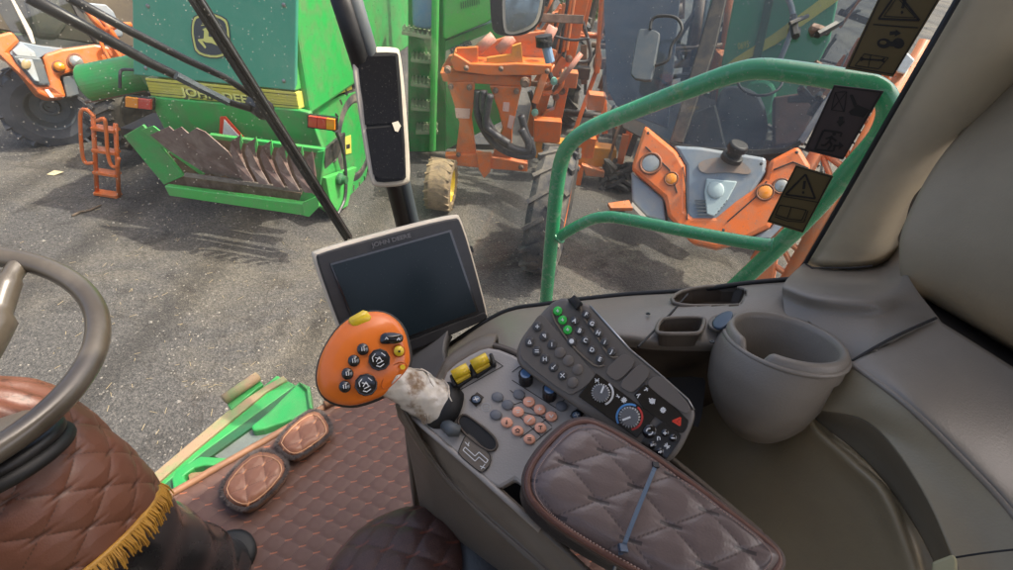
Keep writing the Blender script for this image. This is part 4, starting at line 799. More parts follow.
def quilted(name, pl, outline, mt, parent, x, res, cell, amp, domeh=0, domew=.03, ang=0, skew=(1, .55), h0=0, thick=.004):
    """quilted cushion top traced on plane pl; x: in-plane axis"""
    x = Vector(x); x = (x-pl.n*x.dot(pl.n)).normalized(); y = pl.n.cross(x); o = pl.at(*outline[0], h0); pts = [pl.at(u, v, h0)-o for u, v in outline]
    L = [(p.dot(x), p.dot(y)) for p in pts]; xs = [a for a, b in L]; ys = [b for a, b in L]
    X, Y = np.meshgrid(np.arange(min(xs)-res, max(xs)+res*2, res), np.arange(min(ys)-res, max(ys)+res*2, res), indexing='ij'); ins, D = inpoly(X, Y, L)
    c, s = math.cos(ang), math.sin(ang); xx = X*c+Y*s; yy = -X*s+Y*c
    a = xx/cell*.5*skew[0]+yy/cell*skew[1]; b = xx/cell*.5*skew[0]-yy/cell*skew[1]
    H = quilt_h(a, b, amp)*np.clip(D/.012, 0, 1)
    if domeh: q = np.clip(D/domew, 0, 1); H = H + domeh*np.sqrt(np.maximum(0, 1-(1-q)**2))
    ov = np.array(o); g = ov+X[..., None]*np.array(x)+Y[..., None]*np.array(y)+H[..., None]*np.array(pl.n)
    return sheet(name, g, mt, parent, keep=ins | (D < res*.8), uv=np.stack([a, b], -1), solid=thick)
def floor():
    t = thing('floor_mat', 'brown diamond quilted leather floor mat with red stitching, covering the cab floor', 'floor mat', Z(330, 500, 1.9))
    out = [(120, 523), (160, 500), (325, 405), (342, 396), (560, 330), (640, 500), (640, 720), (60, 760)]
    quilted('quilted_top', FL, out, QF, t, EDG, .0028, .030, .0022, ang=math.radians(-28), skew=(1, .68))
    slab('base_board', FL, out, .02, GROOVE, t, h=-.012)
    e0, e1 = Z(60, 557, 1.905), Z(345, 395, 1.905)
    MB().tube([e0.lerp(e1, i/20)+Vector((0, 0, random.uniform(-.001, .001))) for i in range(21)], .009, 10).build('edge_roll', TANL, t, smooth=True)
    MB().tube([Z(325, 405, 1.915), Z(360, 386, 1.915), Z(410, 366, 1.915)], .012, 8).build('edge_roll', TANL, t, smooth=True)
    # slippers-like fur edged pads
    for i, (out, lbl) in enumerate((([(222, 487), (238, 466), (256, 452), (272, 453), (284, 460), (286, 472), (270, 492), (250, 507), (238, 507), (226, 499)], 'fur edged brown quilted pad nearer the steering column on the floor mat edge'),
                              ([(277, 442), (295, 422), (312, 411), (322, 414), (330, 428), (327, 436), (300, 455), (290, 456), (282, 450)], 'fur edged brown quilted pad nearer the orange joystick on the floor mat edge'))):
        z = FL.off(.035); out = chai(out, 1); k = thing('foot_pad', lbl, 'pad', FL.at(*out[0]), 'quilted pads with fur trim')
        o2 = out; quilted('quilted_top', z, o2, QP, k, EDG, .0018, .032, .004, domeh=.010, domew=.02, ang=.5, thick=.006)
        cx = sum(a for a, b in o2)/len(o2); cy = sum(b for a, b in o2)/len(o2)
        slab('base', FL, [(cx+(a-cx)*1.03, cy+(b-cy)*1.03) for a, b in o2], .026, TANL, k, h=.032, bevel=.004)
        MB().tube([z.at(cx+(a-cx)*.88, cy+(b-cy)*.88, .0135) for a, b in o2], .0011, 6, closed=True).build('stitching', mat('stitch', (.55, .3, .16), .6), k)
        fur = MB(); n = len(o2); cc = z.at(cx, cy)
        for j in range(8000):
            s = random.random()*n; a, b = Vector((*o2[int(s) % n], 0)), Vector((*o2[(int(s)+1) % n], 0)); p = a.lerp(b, s % 1); base = FL.at(p.x, p.y, random.uniform(.0, .04))
            dr = (base-cc); dr.z = 0; dr = dr.normalized()+Vector((random.gauss(0, .5), random.gauss(0, .5), random.uniform(-.2, .8))); dr.normalize(); ln = random.uniform(.005, .015)
            sd_ = dr.cross(Vector((0, 0, 1))).normalized()*.0011; tip = base+dr*ln+Vector((0, 0, -.002)); fur.add([base-sd_, base+sd_, tip], [(0, 1, 2)])
        me = bpy.data.meshes.new('fur_trim'); me.from_pydata(fur.v, [], fur.f); link('fur_trim', me, FUR, k)
    # steel platform outside
    PF = Pl((0, 0, 1.80), (0, 0, 1)); s = thing('steel_step_frame', 'bright green steel step frame with rusty tan edge outside the cab floor', 'step', PF.at(230, 440))
    k2 = lambda L: [(140+x/3.8, 360+y/3.8) for x, y in L]
    RT = mat('rusted_edge', (.42, .27, .16), .6, dirt=(.14, .36, .12), ds=16, da=.8)
    slab('outer_flange', PF, k2([(0, 445), (40, 440), (330, 195), (480, 95), (545, 60), (560, 75), (480, 120), (200, 350), (-40, 560), (-90, 560)]), .012, RT, s, h=.02, bevel=.002)
    slab('green_plate', PF, k2([(-20, 548), (200, 345), (215, 300), (350, 195), (520, 58), (592, 95), (400, 235), (240, 350), (60, 500), (10, 560)]), .02, mat('bright_green_plate', (.035, .38, .09), .35, dirt=(.15, .34, .12), ds=12, da=.5), s, h=.012, bevel=.003)
    slab('dark_channel', PF, k2([(10, 562), (60, 502), (240, 352), (400, 237), (592, 97), (600, 115), (420, 258), (262, 370), (90, 520), (50, 580)]), .02, GDARK, s, h=.014)
    slab('inner_plate', PF, k2([(420, 252), (500, 185), (602, 84), (645, 100), (655, 185), (585, 222), (470, 262), (430, 268)]), .05, mat('bright_green_plate', (0, 0, 0)), s, h=.03, bevel=.006)
    slab('end_fold', PF, k2([(600, 80), (645, 100), (655, 185), (642, 182), (632, 110)]), .06, GREEN, s, h=.045, bevel=.003)
    slab('pivot_bracket', PF, k2([(120, 450), (140, 415), (230, 365), (345, 372), (330, 400), (240, 400), (205, 410), (165, 440), (195, 490), (130, 520)]), .03, mat('bright_green_plate', (0, 0, 0)), s, h=.03, bevel=.004)
    slab('grey_deck', PF, k2([(270, 360), (420, 262), (560, 225), (560, 260), (400, 360), (330, 420), (260, 440), (200, 470), (210, 410), (330, 385)]), .01, mat('grey_deck', (.2, .22, .2), .6, dirt=(.12, .13, .12), ds=8, da=.6), s, h=.004)
    slab('tan_plate', PF, k2([(182, 430), (240, 424), (275, 430), (260, 462), (195, 485)]), .01, mat('tan_plate', (.32, .2, .1), .6, dirt=(.2, .12, .06), ds=20, da=.7), s, h=.02)
    MB().tube([PF.at(*q, .04) for q in k2([(320, 150), (385, 105), (448, 62)])], .016, 10).build('roller', RT, s, smooth=True)
    slab('clip', PF, k2([(330, 165), (450, 72), (468, 90), (345, 188)]), .02, mat('bright_green_plate', (0, 0, 0)), s, h=.025, bevel=.003)
floor()
# steering column and wheel
def steering():
    C0 = P(-115, 361, .598); n = Vector((.17, -.02, .984)).normalized(); 
    t = thing('steering_wheel', 'olive brown steering wheel rim entering from the left edge', 'steering wheel', C0-n*.1)
    MB().torus(C0, n, .2, .0148, 96, 20).build('rim', RIMW, t, smooth=True)
    W = Pl(C0, n)
    a = W.at(22, 262, -.002); b = W.at(-6, 330, -.04)
    MB().tube(spline([a, W.at(8, 282, -.008), W.at(-6, 320, -.03), W.at(-40, 380, -.05)], 6), [.013]*6+[.017]*6+[.026]*7, 14).build('spoke', RIMW, t, smooth=True)
    H = P(-14, 442, .60); ax = Vector((-.32, .25, .9)).normalized()
    hub = MB().lathe(H, ax, [(.056, -.03), (.058, 0), (.05, .008), (.03, .013), (.001, .015)], 40).build('hub', mat('hub_olive', (.16, .145, .11), .4, bump=.2, bs=800), t, smooth=True)
    MB().torus(H-ax*.018, ax, .062, .009, 48, 12).build('collar', BLACK, t, smooth=True)
    MB().torus(H-ax*.032, ax, .066, .009, 48, 12).build('collar', BLACKM, t, smooth=True)
    # quilted cover around the column
    A = P(-30, 446, .66); B = P(64, 552, .72); ax = (B-A); Ln = ax.length; ax.normalize()
    ref = (-ray(60, 480)).normalized(); x = (ref-ax*ref.dot(ax)).normalized(); y = ax.cross(x)
    c = thing('steering_column', 'column wrapped in brown quilted leather with a gold fringe hem', 'steering column', B)
    nt_, ns = 420, 230; th = np.linspace(-math.pi, math.pi, nt_); s = np.linspace(-.42, 1.0, ns); T, S = np.meshgrid(th, s, indexing='ij')
    rad = np.interp(S, [-.42, -.36, -.2, -.05, .2, .5, .8, 1.0], [.02, .056, .086, .106, .122, .128, .128, .126])
    a = T*.128/.078+S*Ln/.058; b = T*.128/.078-S*Ln/.058
    fade = np.clip((S+.12)/.15, 0, 1); rad = rad+quilt_h(a, b, .0035)*fade+(1-fade)*.004*np.sin(T*17+S*9)*np.clip((S+.34)/.1, 0, 1)
    rad = rad + .004*np.sin(T*2+S*5)
    g = np.array(A)+(np.cos(T)[..., None]*np.array(x)+np.sin(T)[..., None]*np.array(y))*rad[..., None]+(S*Ln)[..., None]*np.array(ax)
    sheet('quilted_cover', g, QC, c, uv=np.stack([a, b], -1), solid=.003)
    def rimp(q, e=0, r=.128): return A+(x*math.cos(q)+y*math.sin(q))*(r)+ax*(Ln+e)
    MB().tube([rimp(2*math.pi*i/80, -.006, .1285) for i in range(80)], .0042, 8, closed=True).build('fringe_braid', FRINGE, c, smooth=True)
    fr = MB()
    for i in range(420):
        q = 2*math.pi*i/420+random.uniform(-.01, .01); p = rimp(q, -.006, .131); dn = (ax*.8+Vector((random.gauss(0, .12), random.gauss(0, .12), -.35))).normalized(); L = random.uniform(.024, .036)
        p1 = p+dn*L*.5+(p-A-ax*Ln).normalized()*.003; fr.tube([p, p1, p+dn*L], [.0016, .0015, .001], 5)
    fr.build('fringe', FRINGE, c)
    # black boot
    bt = MB(); A2 = A+ax*(Ln-.06); Bd = Z(205, 585, 1.9); ax2 = (Bd-A2); L2 = ax2.length; ax2.normalize(); prof = []
    for i in range(60):
        f = i/59; prof.append((.112-.020*f+.004*math.sin(f*26)*(f > .15), f*L2*1.0))
    bt.lathe(A2, ax2, prof, 72, fn=lambda q, i, r, h: (r+.003*math.sin(q*3+i*.10)+.0018*math.sin(q*5-i*.13), h+.006*math.sin(q*2+1))); bt.build('boot', mat('boot_vinyl', (.016, .016, .017), .22, coat=.4, dirt=(.04, .04, .04), ds=9, da=.5), c, smooth=True)
    MB().lathe(Z(232, 556, 1.905), Vector((.1, -.1, 1)), [(.05, 0), (.05, .02), (.04, .025), (.001, .025)], 24).build('base_ring', BLACKM, c, smooth=True)
steering()
# monitor
def quadframe(c, scale_px, d0):
    """4 pixel corners of a rectangle -> plane through them, mean depth d0"""
    r = [np.array(ray(*q)) for q in c]; M_ = np.stack([r[0], -r[1], r[2], -r[3]], 1); _, _, V = np.linalg.svd(M_); l = V[-1]; l = l/l.mean()*d0
    p = [CAM+Vector(r[i])*float(l[i]) for i in range(4)]; return Pl(sum(p, Vector())/4, (p[1]-p[0]).cross(p[3]-p[0])), p
def monitor():
    c = [(311, 253), (461, 213), (490, 320), (352, 371)]; A, p = quadframe(c, 0, .80)
    t = thing('monitor', 'tilted black touch display with beige frame behind the orange joystick', 'display', P(430, 380, .82))
    out = [(311.5, 256), (316, 250), (455, 213), (463, 217), (489, 312), (488, 320), (362, 371), (353, 367)]
    def sc(L, s):
        cx = sum(a for a, b in L)/len(L); cy = sum(b for a, b in L)/len(L); return [(cx+(a-cx)*s, cy+(b-cy)*s) for a, b in L]
    rd = chai(out, 2)
    pillow('frame', A, rd, .032, FRAMEB, t, dome=0, edge=.006); bz = slab('bezel', A, [(a, b) for a, b in chai(sc([(a+.6, b+1.6) for a, b in out], .972), 2)], .03, SCREENB, t, h=.004, bevel=.003)
    slab('lower_lip', A, chai([(352, 362), (400, 344), (484, 311), (488, 316), (486, 321), (364, 371), (356, 369)], 1), .03, SCREENB, t, h=.007, bevel=.003)
    sc_ = slab('screen_border', A, [(330, 263.5), (451, 229.5), (479, 312.5), (366, 354)], .003, BLACKG, t, h=.007)
    slab('screen', A, [(332, 265.5), (449.5, 232.5), (476.5, 311), (367.5, 351)], .003, SCREEN, t, h=.009)
    text('lettering', 'JOHN DEERE', A, 372, 247.4, 411, 237, 4.0, mat('etched_letter', (.12, .12, .125), .4), t, bold=.02, h=.006, t=.001)
    slab('side_button', A, [(469, 246), (472, 246), (474, 252), (471, 253)], .01, BLACK, t, h=-.004)
    ST = mat('monitor_arm_plastic', (.075, .072, .07), .45, dirt=(.1, .09, .08), ds=8, da=.5)
    loft([[P(385, 352, .84), P(415, 345, .83), P(448, 330, .83)], [P(398, 375, .80), P(420, 372, .78), P(443, 352, .80)], [P(415, 400, .74), P(435, 392, .70), P(452, 375, .73)]], 'support_arm', ST, t, t=.02)
monitor()
# console
CP = Pl(P(520, 410, .575), Vector((-.12, -.42, .90)))
def disc(name, pl, u, v, r, m_, parent, h=.0, t=.004, dome=.001, edge=.0012, ry=None, rot=0, n=22): return pillow(name, pl, circ(u, v, r, n, ry, rot), t, m_, parent, h=h, dome=dome, edge=edge, steps=3)
def strokes(name, pl, segs, wpx, m_, parent, h):
    mb = MB()
    for L in segs:
        for (a, b) in zip(L[:-1], L[1:]):
            p, q = pl.at(*a, h), pl.at(*b, h); d = (q-p)
            if d.length < 1e-6: continue
            y = pl.n.cross(d.normalized()); w_ = wpx*.55/F/2*1.0; mb.slab([p-y*w_, q-y*w_, q+y*w_, p+y*w_], pl.n, .0004)
    return mb.build(name, m_, parent)
def console():
    t = thing('armrest_console', 'grey control console with orange buttons, black knobs and yellow levers', 'control console', P(520, 480, .62))
    top = [(415, 400), (440, 385), (452, 366), (478, 349), (492, 347), (520, 358), (600, 408), (680, 466), (760, 530), (800, 580), (700, 640), (560, 560), (518, 477), (497, 489), (408, 418)]
    TP = [(406, 411), (420, 396), (440, 384), (448, 368), (476, 350), (492, 346), (520, 357), (600, 408), (680, 468), (760, 535), (700, 620), (600, 560), (518, 478), (505, 486), (496, 490), (470, 467)]
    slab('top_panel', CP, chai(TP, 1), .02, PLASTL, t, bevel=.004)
    # side wall going down to the floor
    def C(u, v, h=0): return CP.at(u, v, h)
    cr = [(406, 411), (430, 432), (452, 451), (475, 471), (496, 490), (540, 530), (600, 585), (680, 660)]
    lo = [(404, 425, .60), (424, 462, .61), (440, 489, .625), (462, 518, .62), (492, 548, .60), (540, 590, .57), (600, 650, .54), (680, 720, .5)]
    mid = [(403, 417, .588), (424, 446, .592), (444, 470, .585), (467, 495, .572), (495, 520, .56), (542, 562, .53), (602, 620, .50), (680, 690, .47)]
    r0 = [C(*q, -.003) for q in cr]; r1 = [P(*q) for q in mid]; r2 = [P(*q) for q in lo]; r3 = [Vector((p.x+.03, p.y+.05, 1.95)) for p in r2]
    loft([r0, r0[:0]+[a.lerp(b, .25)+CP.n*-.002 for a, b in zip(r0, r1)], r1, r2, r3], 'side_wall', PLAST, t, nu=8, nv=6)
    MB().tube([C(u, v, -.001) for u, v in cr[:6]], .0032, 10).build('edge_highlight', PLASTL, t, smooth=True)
    # far flank towards the keypad
    fl = [C(492, 346), C(520, 357), C(600, 408), C(680, 468), C(760, 535)]
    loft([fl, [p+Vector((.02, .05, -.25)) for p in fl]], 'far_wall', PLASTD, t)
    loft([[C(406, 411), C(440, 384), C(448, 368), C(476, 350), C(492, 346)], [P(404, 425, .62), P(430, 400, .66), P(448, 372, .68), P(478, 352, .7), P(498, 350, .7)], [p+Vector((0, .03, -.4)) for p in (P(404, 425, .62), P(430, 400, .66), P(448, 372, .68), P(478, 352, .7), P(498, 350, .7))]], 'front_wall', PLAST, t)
    # groove lines
    def line(L, w_=.7, h=.0006, m_=GROOVE): return strokes('panel_seam', CP, [L], w_, m_, t, h)
    line([(458, 391), (503, 366), (490, 357)]); line([(512, 372), (520, 366), (566, 398), (556, 408), (512, 380)]); line([(510, 390), (552, 426)]); line([(500, 399), (541, 436)]); line([(510, 406), (521, 402), (532, 406)]); line([(523, 412), (548, 418)]); line([(520, 438), (556, 412)]); line([(536, 441), (552, 428)])
    b = 0
    for u, v in ((497.4, 396.6), (519, 394), (507.6, 404.5), (495.8, 414.5), (561.6, 405.8), (589, 420.5), (604, 428), (617, 437), (631, 446)): disc('button', CP, u, v, 6.1, BTNG if u < 580 else PLASTL, t, h=.003, ry=5.0, rot=.2)
    orange = [(529, 401.3), (539.7, 409), (551.3, 416), (518, 411.3), (529.5, 419.6), (540.5, 427.5), (506.6, 422), (517.6, 430.5), (529.5, 439)]
    ic = [[[-2, 0, 2, 0]], [[0, -2, 0, 2], [-2, 0, 2, 0]], [[-2, -1.5, 0, 1.5], [0, 1.5, 2, -1.5]], [[-2, -1, 2, -1], [-1.5, 1, 1.5, 1]], [[-2, 2, 2, -2]], [[-2, -1.5, 2, -1.5], [0, -1.5, 0, 2]], [[0, -2, 0, 2], [-1, 1, 0, 2], [1, 1, 0, 2]], [[-2.5, 0, 0, -2], [0, -2, 2.5, 0], [-2, 1.5, 2, 1.5]], [[-2, 1, 2, 1], [-2, -1, 2, -1]]]
    for (u, v), I in zip(orange, ic):
        bt = disc('button', CP, u, v, 6.0, BTNO, t, h=.0035, ry=5.1, rot=.2); strokes('symbol', CP, [[(u+s[0], v+s[1]), (u+s[2], v+s[3])] for s in I], .9, GROOVE if v > 420 else WHITE, bt, .0062)
    for u, v in ((476, 399), (576.6, 414.7)):
        slab('button_well', CP, [(u-7, v+1), (u+1, v-7), (u+8, v-2), (u, v+8)] , .004, PLASTD, t, h=.001)
        bt = disc('button', CP, u, v, 5.8, BLACK, t, h=.005, ry=5); disc('button_cap', CP, u, v, 4.2, mat('blue_grey_cap', (.12, .17, .24), .3), bt, h=.0065, ry=3.6)
        strokes('symbol', CP, [[(u-2.5, v+.5), (u+2.5, v-.5)], [(u-1, v-2), (u+1, v+2)]], .9, WHITE, bt, .0082)
    strokes('symbol', CP, [circ(486, 407, 4.6, 14, 4)+[(490.6, 407)], [(484, 406), (488, 406)], [(484, 408.5), (488, 408.5)]], .6, mat('faint_print', (.4, .4, .4), .5), t, .0008)
    # slot with metal lever
    sl = chai([(457, 421), (462, 414), (469, 416), (492, 434), (498, 444), (494, 451), (485, 450), (462, 432)], 2)
    slab('lever_slot', CP, sl, .002, BLACKM, t, h=.0012); MB().tube([CP.at(u, v, .002) for u, v in sl], .0014, 6, closed=True).build('slot_rim', PLASTD, t, smooth=True)
    MB().tube([C(445, 424, .004), C(452, 430, .008), C(460, 431, .006)], [.007, .008, .006], 12).build('lever_stub', GREYD, t, smooth=True)
    pq = chai([(466, 434), (470, 433), (490, 453), (491, 463), (484, 472), (479, 472), (458, 454), (459, 449)], 1)
    slab('gate_plaque', CP, pq, .002, PLAST, t, h=.002, bevel=.0006); MB().tube([CP.at(u, v, .0022) for u, v in pq], .0005, 5, closed=True).build('plaque_edge', GROOVE, t)
    strokes('gate_diagram', CP, [[(463, 450), (465, 447), (475, 456), (479, 452), (488, 460), (486, 463), (479, 457), (475, 461), (463, 450)], [(465, 442), (469, 446)], [(469, 442), (468, 446)], [(480, 466), (485, 468)], [(485, 464), (481, 469)]], .8, ICON, t, .003)
    # yellow levers
    for (dx, dy) in ((0, 0), (19.3, -10.3)):
        hs = slab('lever_housing', CP, [(450+dx, 378+dy), (468+dx, 367+dy), (474+dx, 376+dy), (457+dx, 388+dy)], .012, BLACK, t, h=.006, bevel=.002)
        for q in ((449+dx, 379+dy), (469+dx, 368+dy)): slab('housing_cheek', CP, [(q[0], q[1]-4), (q[0]+3.5, q[1]-6), (q[0]+8, q[1]+6), (q[0]+4, q[1]+8)], .012, BLACK, hs, h=.012, bevel=.002)
        a, b_ = CP.at(452.5+dx, 375.5+dy, .016), CP.at(468+dx, 367.5+dy, .016); MB().tube([a, b_], .0062, 14).build('lever', YELB, t, smooth=True)
        a, b_ = CP.at(455+dx, 380+dy, .010), CP.at(469+dx, 372+dy, .010); MB().bar(a, b_, .010, .008, CP.n).build('lever_tongue', YELB, t, bevel=.001)
    for u, v in ((526, 381), (549.5, 396)):
        ax = (CP.n+Vector((0, .15, .15))).normalized(); o = CP.at(u, v, .0); k = MB().lathe(o, ax, [(.0082, 0), (.0078, .012), (.0082, .013), (.0082, .017), (.0066, .0185), (.001, .0178)], 24, fn=lambda q, i, r, h: (r*(1+.03*math.cos(q*14)*(i < 4)), h)).build('knob', BLACK, t)
        MB().lathe(o+ax*.0186, ax, [(.0062, 0), (.006, .0006), (.004, .0006), (.001, .0003)], 24).build('knob_top', mat('knob_blue', (.08, .17, .32), .3, coat=.5), k)
    # armrest with quilted cover and cable tie
    AP = Pl(P(640, 490, .462), Vector((.05, -.25, .95)))
    out = [(525, 487), (527, 470), (540, 450), (557, 432), (570, 423), (583, 420), (597, 423), (640, 447), (690, 482), (735, 516), (770, 543), (781, 556), (780, 568), (760, 588), (730, 605), (690, 600), (640, 574), (595, 549), (555, 524), (532, 503)]
    r = thing('armrest', 'padded armrest in worn brown quilted cover strapped with a cable tie', 'armrest', AP.at(640, 520, -.05))
    o2 = chai(out, 2)
    pillow('base', AP, o2, .05, LEATHD, r, dome=0, edge=.01, h=-.012)
    quilted('quilted_cover', AP, o2, QA, r, AP.at(735, 516)-AP.at(583, 420), .0016, .033, .0028, domeh=.012, domew=.03, ang=.28, skew=(1, .72), h0=-.012)
    for e, rr, m_ in ((0, .0042, PIPE), (-.006, .003, LEATH)): 
        cx, cy = 650, 512; MB().tube([AP.at(cx+(a-cx)*(1.0+e*2), cy+(b_-cy)*(1.0+e*2), -.010+(.004 if e else 0)) for a, b_ in o2], rr, 8, closed=True).build('piping', m_, r, smooth=True)
    MB().tube([AP.at(650+(a-650)*1.0, 512+(b_-512)*1.0, -.020) for a, b_ in o2], .003, 8, closed=True).build('lower_piping', PIPE, r, smooth=True)
    st = MB(); nn = len(o2)
    for e in (.93,):
        L = spline([AP.at(650+(a-650)*e, 512+(b_-512)*e, .0005) for a, b_ in o2], 6, closed=True)
        for i in range(0, len(L)-1, 2): st.tube([L[i], L[i+1]], .0007, 5)
    st.build('stitching', mat('tan_thread', (.3, .2, .16), .6), r)
    k = thing('cable_tie', 'blue grey cable tie wrapped across the quilted armrest', 'cable tie', AP.at(637, 510, .0))
    L = [AP.at(657, 462, -.016), AP.at(655, 467, .002), AP.at(650, 479, .0075), AP.at(637, 511, .009), AP.at(628, 534, .0075), AP.at(623, 548, .001), AP.at(618, 560, -.014), AP.at(613, 572, -.04)]; mb = MB(); L = spline(L, 4)
    for a, b_ in zip(L[:-1], L[1:]): mb.bar(a, b_, .0036, .0012, AP.n)
    mb.build('strap', ZIP, k); p = AP.at(623, 548, .003); MB().box(p, AP.n*.003, Vector((.0035, 0, 0)), Vector((0, .004, -.001))).build('head', mat('tie_head', (.05, .07, .1), .3), k, bevel=.0006)
    p = AP.at(655.5, 465, .002); MB().box(p, AP.n*.002, Vector((.003, 0, 0)), Vector((0, .003, 0))).build('tail', BLACK, k, bevel=.0005)
console()
# joystick
def joystick():
    J = Pl(P(362, 360, .545), (CAM-P(362, 360, .545)).normalized()+Vector((-.05, 0, .05)))
    t = thing('joystick', 'orange multi button joystick on a shaft wrapped in dirty clear plastic', 'joystick', P(448, 408, .6))
    k = lambda L: [(310+x/4.07, 300+y/4.07) for x, y in L]
    out = k([(22, 330), (26, 280), (40, 225), (68, 170), (110, 110), (160, 70), (205, 50), (260, 41), (315, 50), (360, 82), (388, 125), (402, 180), (410, 235), (402, 275), (372, 325), (330, 368), (290, 395), (240, 415), (175, 433), (115, 428), (65, 408), (35, 375)])
    rings = [(.86, -.034), (.97, -.028), (1.0, -.016), (1.0, -.008), (.985, -.002), (.95, .002), (.85, .006), (.6, .010), (.3, .012)]
    pts = [J.at(*q) for q in chai(out, 1)]; n = len(pts); c = sum(pts, Vector())/n; vs = []; fs = []
    for s, h in rings: vs += [c+(p-c)*s+J.n*h for p in pts]
    for i in range(len(rings)-1):
        for j in range(n): fs.append((i*n+j, i*n+(j+1) % n, (i+1)*n+(j+1) % n, (i+1)*n+j))
    vs.append(c+J.n*.0125)
    for j in range(n): fs.append(((len(rings)-1)*n+j, (len(rings)-1)*n+(j+1) % n, len(vs)-1))
    fs.append(tuple(reversed(range(n)))); MB().add(vs, fs).build('head', JOYO, t, smooth=True)
    pts2 = [c+(p-c)*.985+J.n*-.02 for p in pts]; MB().tube(pts2, .004, 8, closed=True).build('back_seam', mat('joy_black_band', (.03, .025, .02), .5), t, smooth=True)
    hh = .013
    for u, v in ((215, 200), (178, 247), (152, 300), (141, 353)):
        a, b = k([(u, v)])[0]; bt = disc('button', J, a, b, 6.1, BLACKG, t, h=hh+.003, t=.008, dome=.0022, edge=.0015); strokes('symbol', J, [[(a-1.2, b-2), (a-.8, b+2)], [(a+1.2, b-2.1), (a+1.5, b+1.8)]], .7, ICON, bt, hh+.0056)
    for u, v, r in ((282, 243, 11.3), (228, 345, 11.6)):
        a, b = k([(u, v)])[0]; bt = pillow('hat_switch', J, [(a+r*math.cos(.39+i*math.pi/5), b+r*math.sin(.39+i*math.pi/5)) for i in range(10)], .010, BLACKG, t, h=hh+.004, dome=-.001, edge=.001)
        S_ = [[(a-6, b+2), (a-7, b-2), (a-4, b-6)], [(a+2, b-7), (a+6, b-4)], [(a+5, b+4), (a+1, b+7), (a-3, b+6)], [(a-3, b+2), (a, b-3), (a+3, b+2)], [(a-2, b+4), (a+4, b+1)], [(a-4, b-2), (a+1, b-1)]]
        strokes('symbol', J, S_, .8, ICON, bt, hh+.0052)
    pillow('rocker', J, chai(k([(283, 160), (290, 135), (330, 130), (375, 137), (382, 155), (372, 176), (300, 180), (286, 175)]), 2), .008, BLACKG, t, h=hh+.002, dome=.003, edge=.002)
    for q in ((312, 157), (360, 160)): a, b = k([q])[0]; strokes('rocker_mark', J, [[(a-1.5, b+1), (a, b-1.5), (a+1.5, b+1)]], .7, ICON, t, hh+.0055)
    pillow('thumb_button', J, k([(155, 85), (160, 72), (215, 40), (232, 45), (250, 68), (245, 84), (190, 110), (170, 105)]), .012, YELB, t, h=.008, dome=.003, edge=.002)
    a, b = k([(362, 207)])[0]; disc('trim_ring', J, a, b, 6.6, mat('handle_recess', (.5, .10, .006), .4), t, h=hh-.002, t=.004, dome=-.002); y = disc('button', J, a, b, 5.2, YELB, t, h=hh+.002, t=.006, dome=.002); disc('dot', J, a+.3, b+.4, 1.3, BLACK, y, h=hh+.0045, t=.001, dome=0)
    hat = chai(k([(290, 345), (305, 300), (335, 265), (375, 252), (395, 262), (392, 285), (355, 325), (315, 362), (296, 362)]), 1)
    MB().tube([J.at(*q, .0075+.001) for q in hat], .0006, 5, closed=True).build('cover_seam', mat('handle_recess', (.5, .10, .006)), t)
    a, b = k([(377, 273)])[0]; disc('small_sticker', J, a, b, 2.6, YELB, t, h=.0095, t=.001, dome=0, edge=.0002)
    # shaft with crumpled film
    S0 = J.at(388, 377, -.014); S1 = P(442, 406, .592); ax = (S1-S0); L = ax.length; ax.normalize()
    def fn(q, i, r, h): return (r*(1+.035*math.sin(q*4+i*.35)+.02*math.sin(q*7-i*.5)+.012*math.sin(q*11+i*.9)), h)
    MB().lathe(S0, ax, [(.021-.0*i, L*i/26) if i < 6 else (.021+.0058*((i-6)/20)+.0004*math.sin(i*1.3), L*i/26) for i in range(27)], 64, fn=fn).build('wrapped_shaft', WRAP, t, smooth=True)
    fm = MB()
    for i in range(9):
        q = random.uniform(0, 6.28); s = random.uniform(.15, .8); ref = Vector((0, 0, 1)).cross(ax).normalized(); y_ = ax.cross(ref)
        f = lambda ss, qq: S0+ax*L*ss+(ref*math.cos(qq)+y_*math.sin(qq))*(.0235+.005*ss)
        fm.tube(spline([f(s, q), f(s+.1, q+.3), f(s+.14, q+.8), f(s+.22, q+1.0)], 5), [.0003]+[.0008]*14+[.0002], 5)
    fm.build('film_folds', WRAP, t, smooth=True)
    MB().lathe(S1-ax*.008, ax, [(.022, -.003), (.0275, 0), (.0295, .006), (.0285, .018), (.022, .022), (.001, .022)], 40).build('collar', BLACKM, t, smooth=True)
    MB().tube([S1+ax*.015, S1+ax*.035+Vector((0, 0, -.02))], .012, 14).build('pivot_rod', STEEL, t, smooth=True)
joystick()
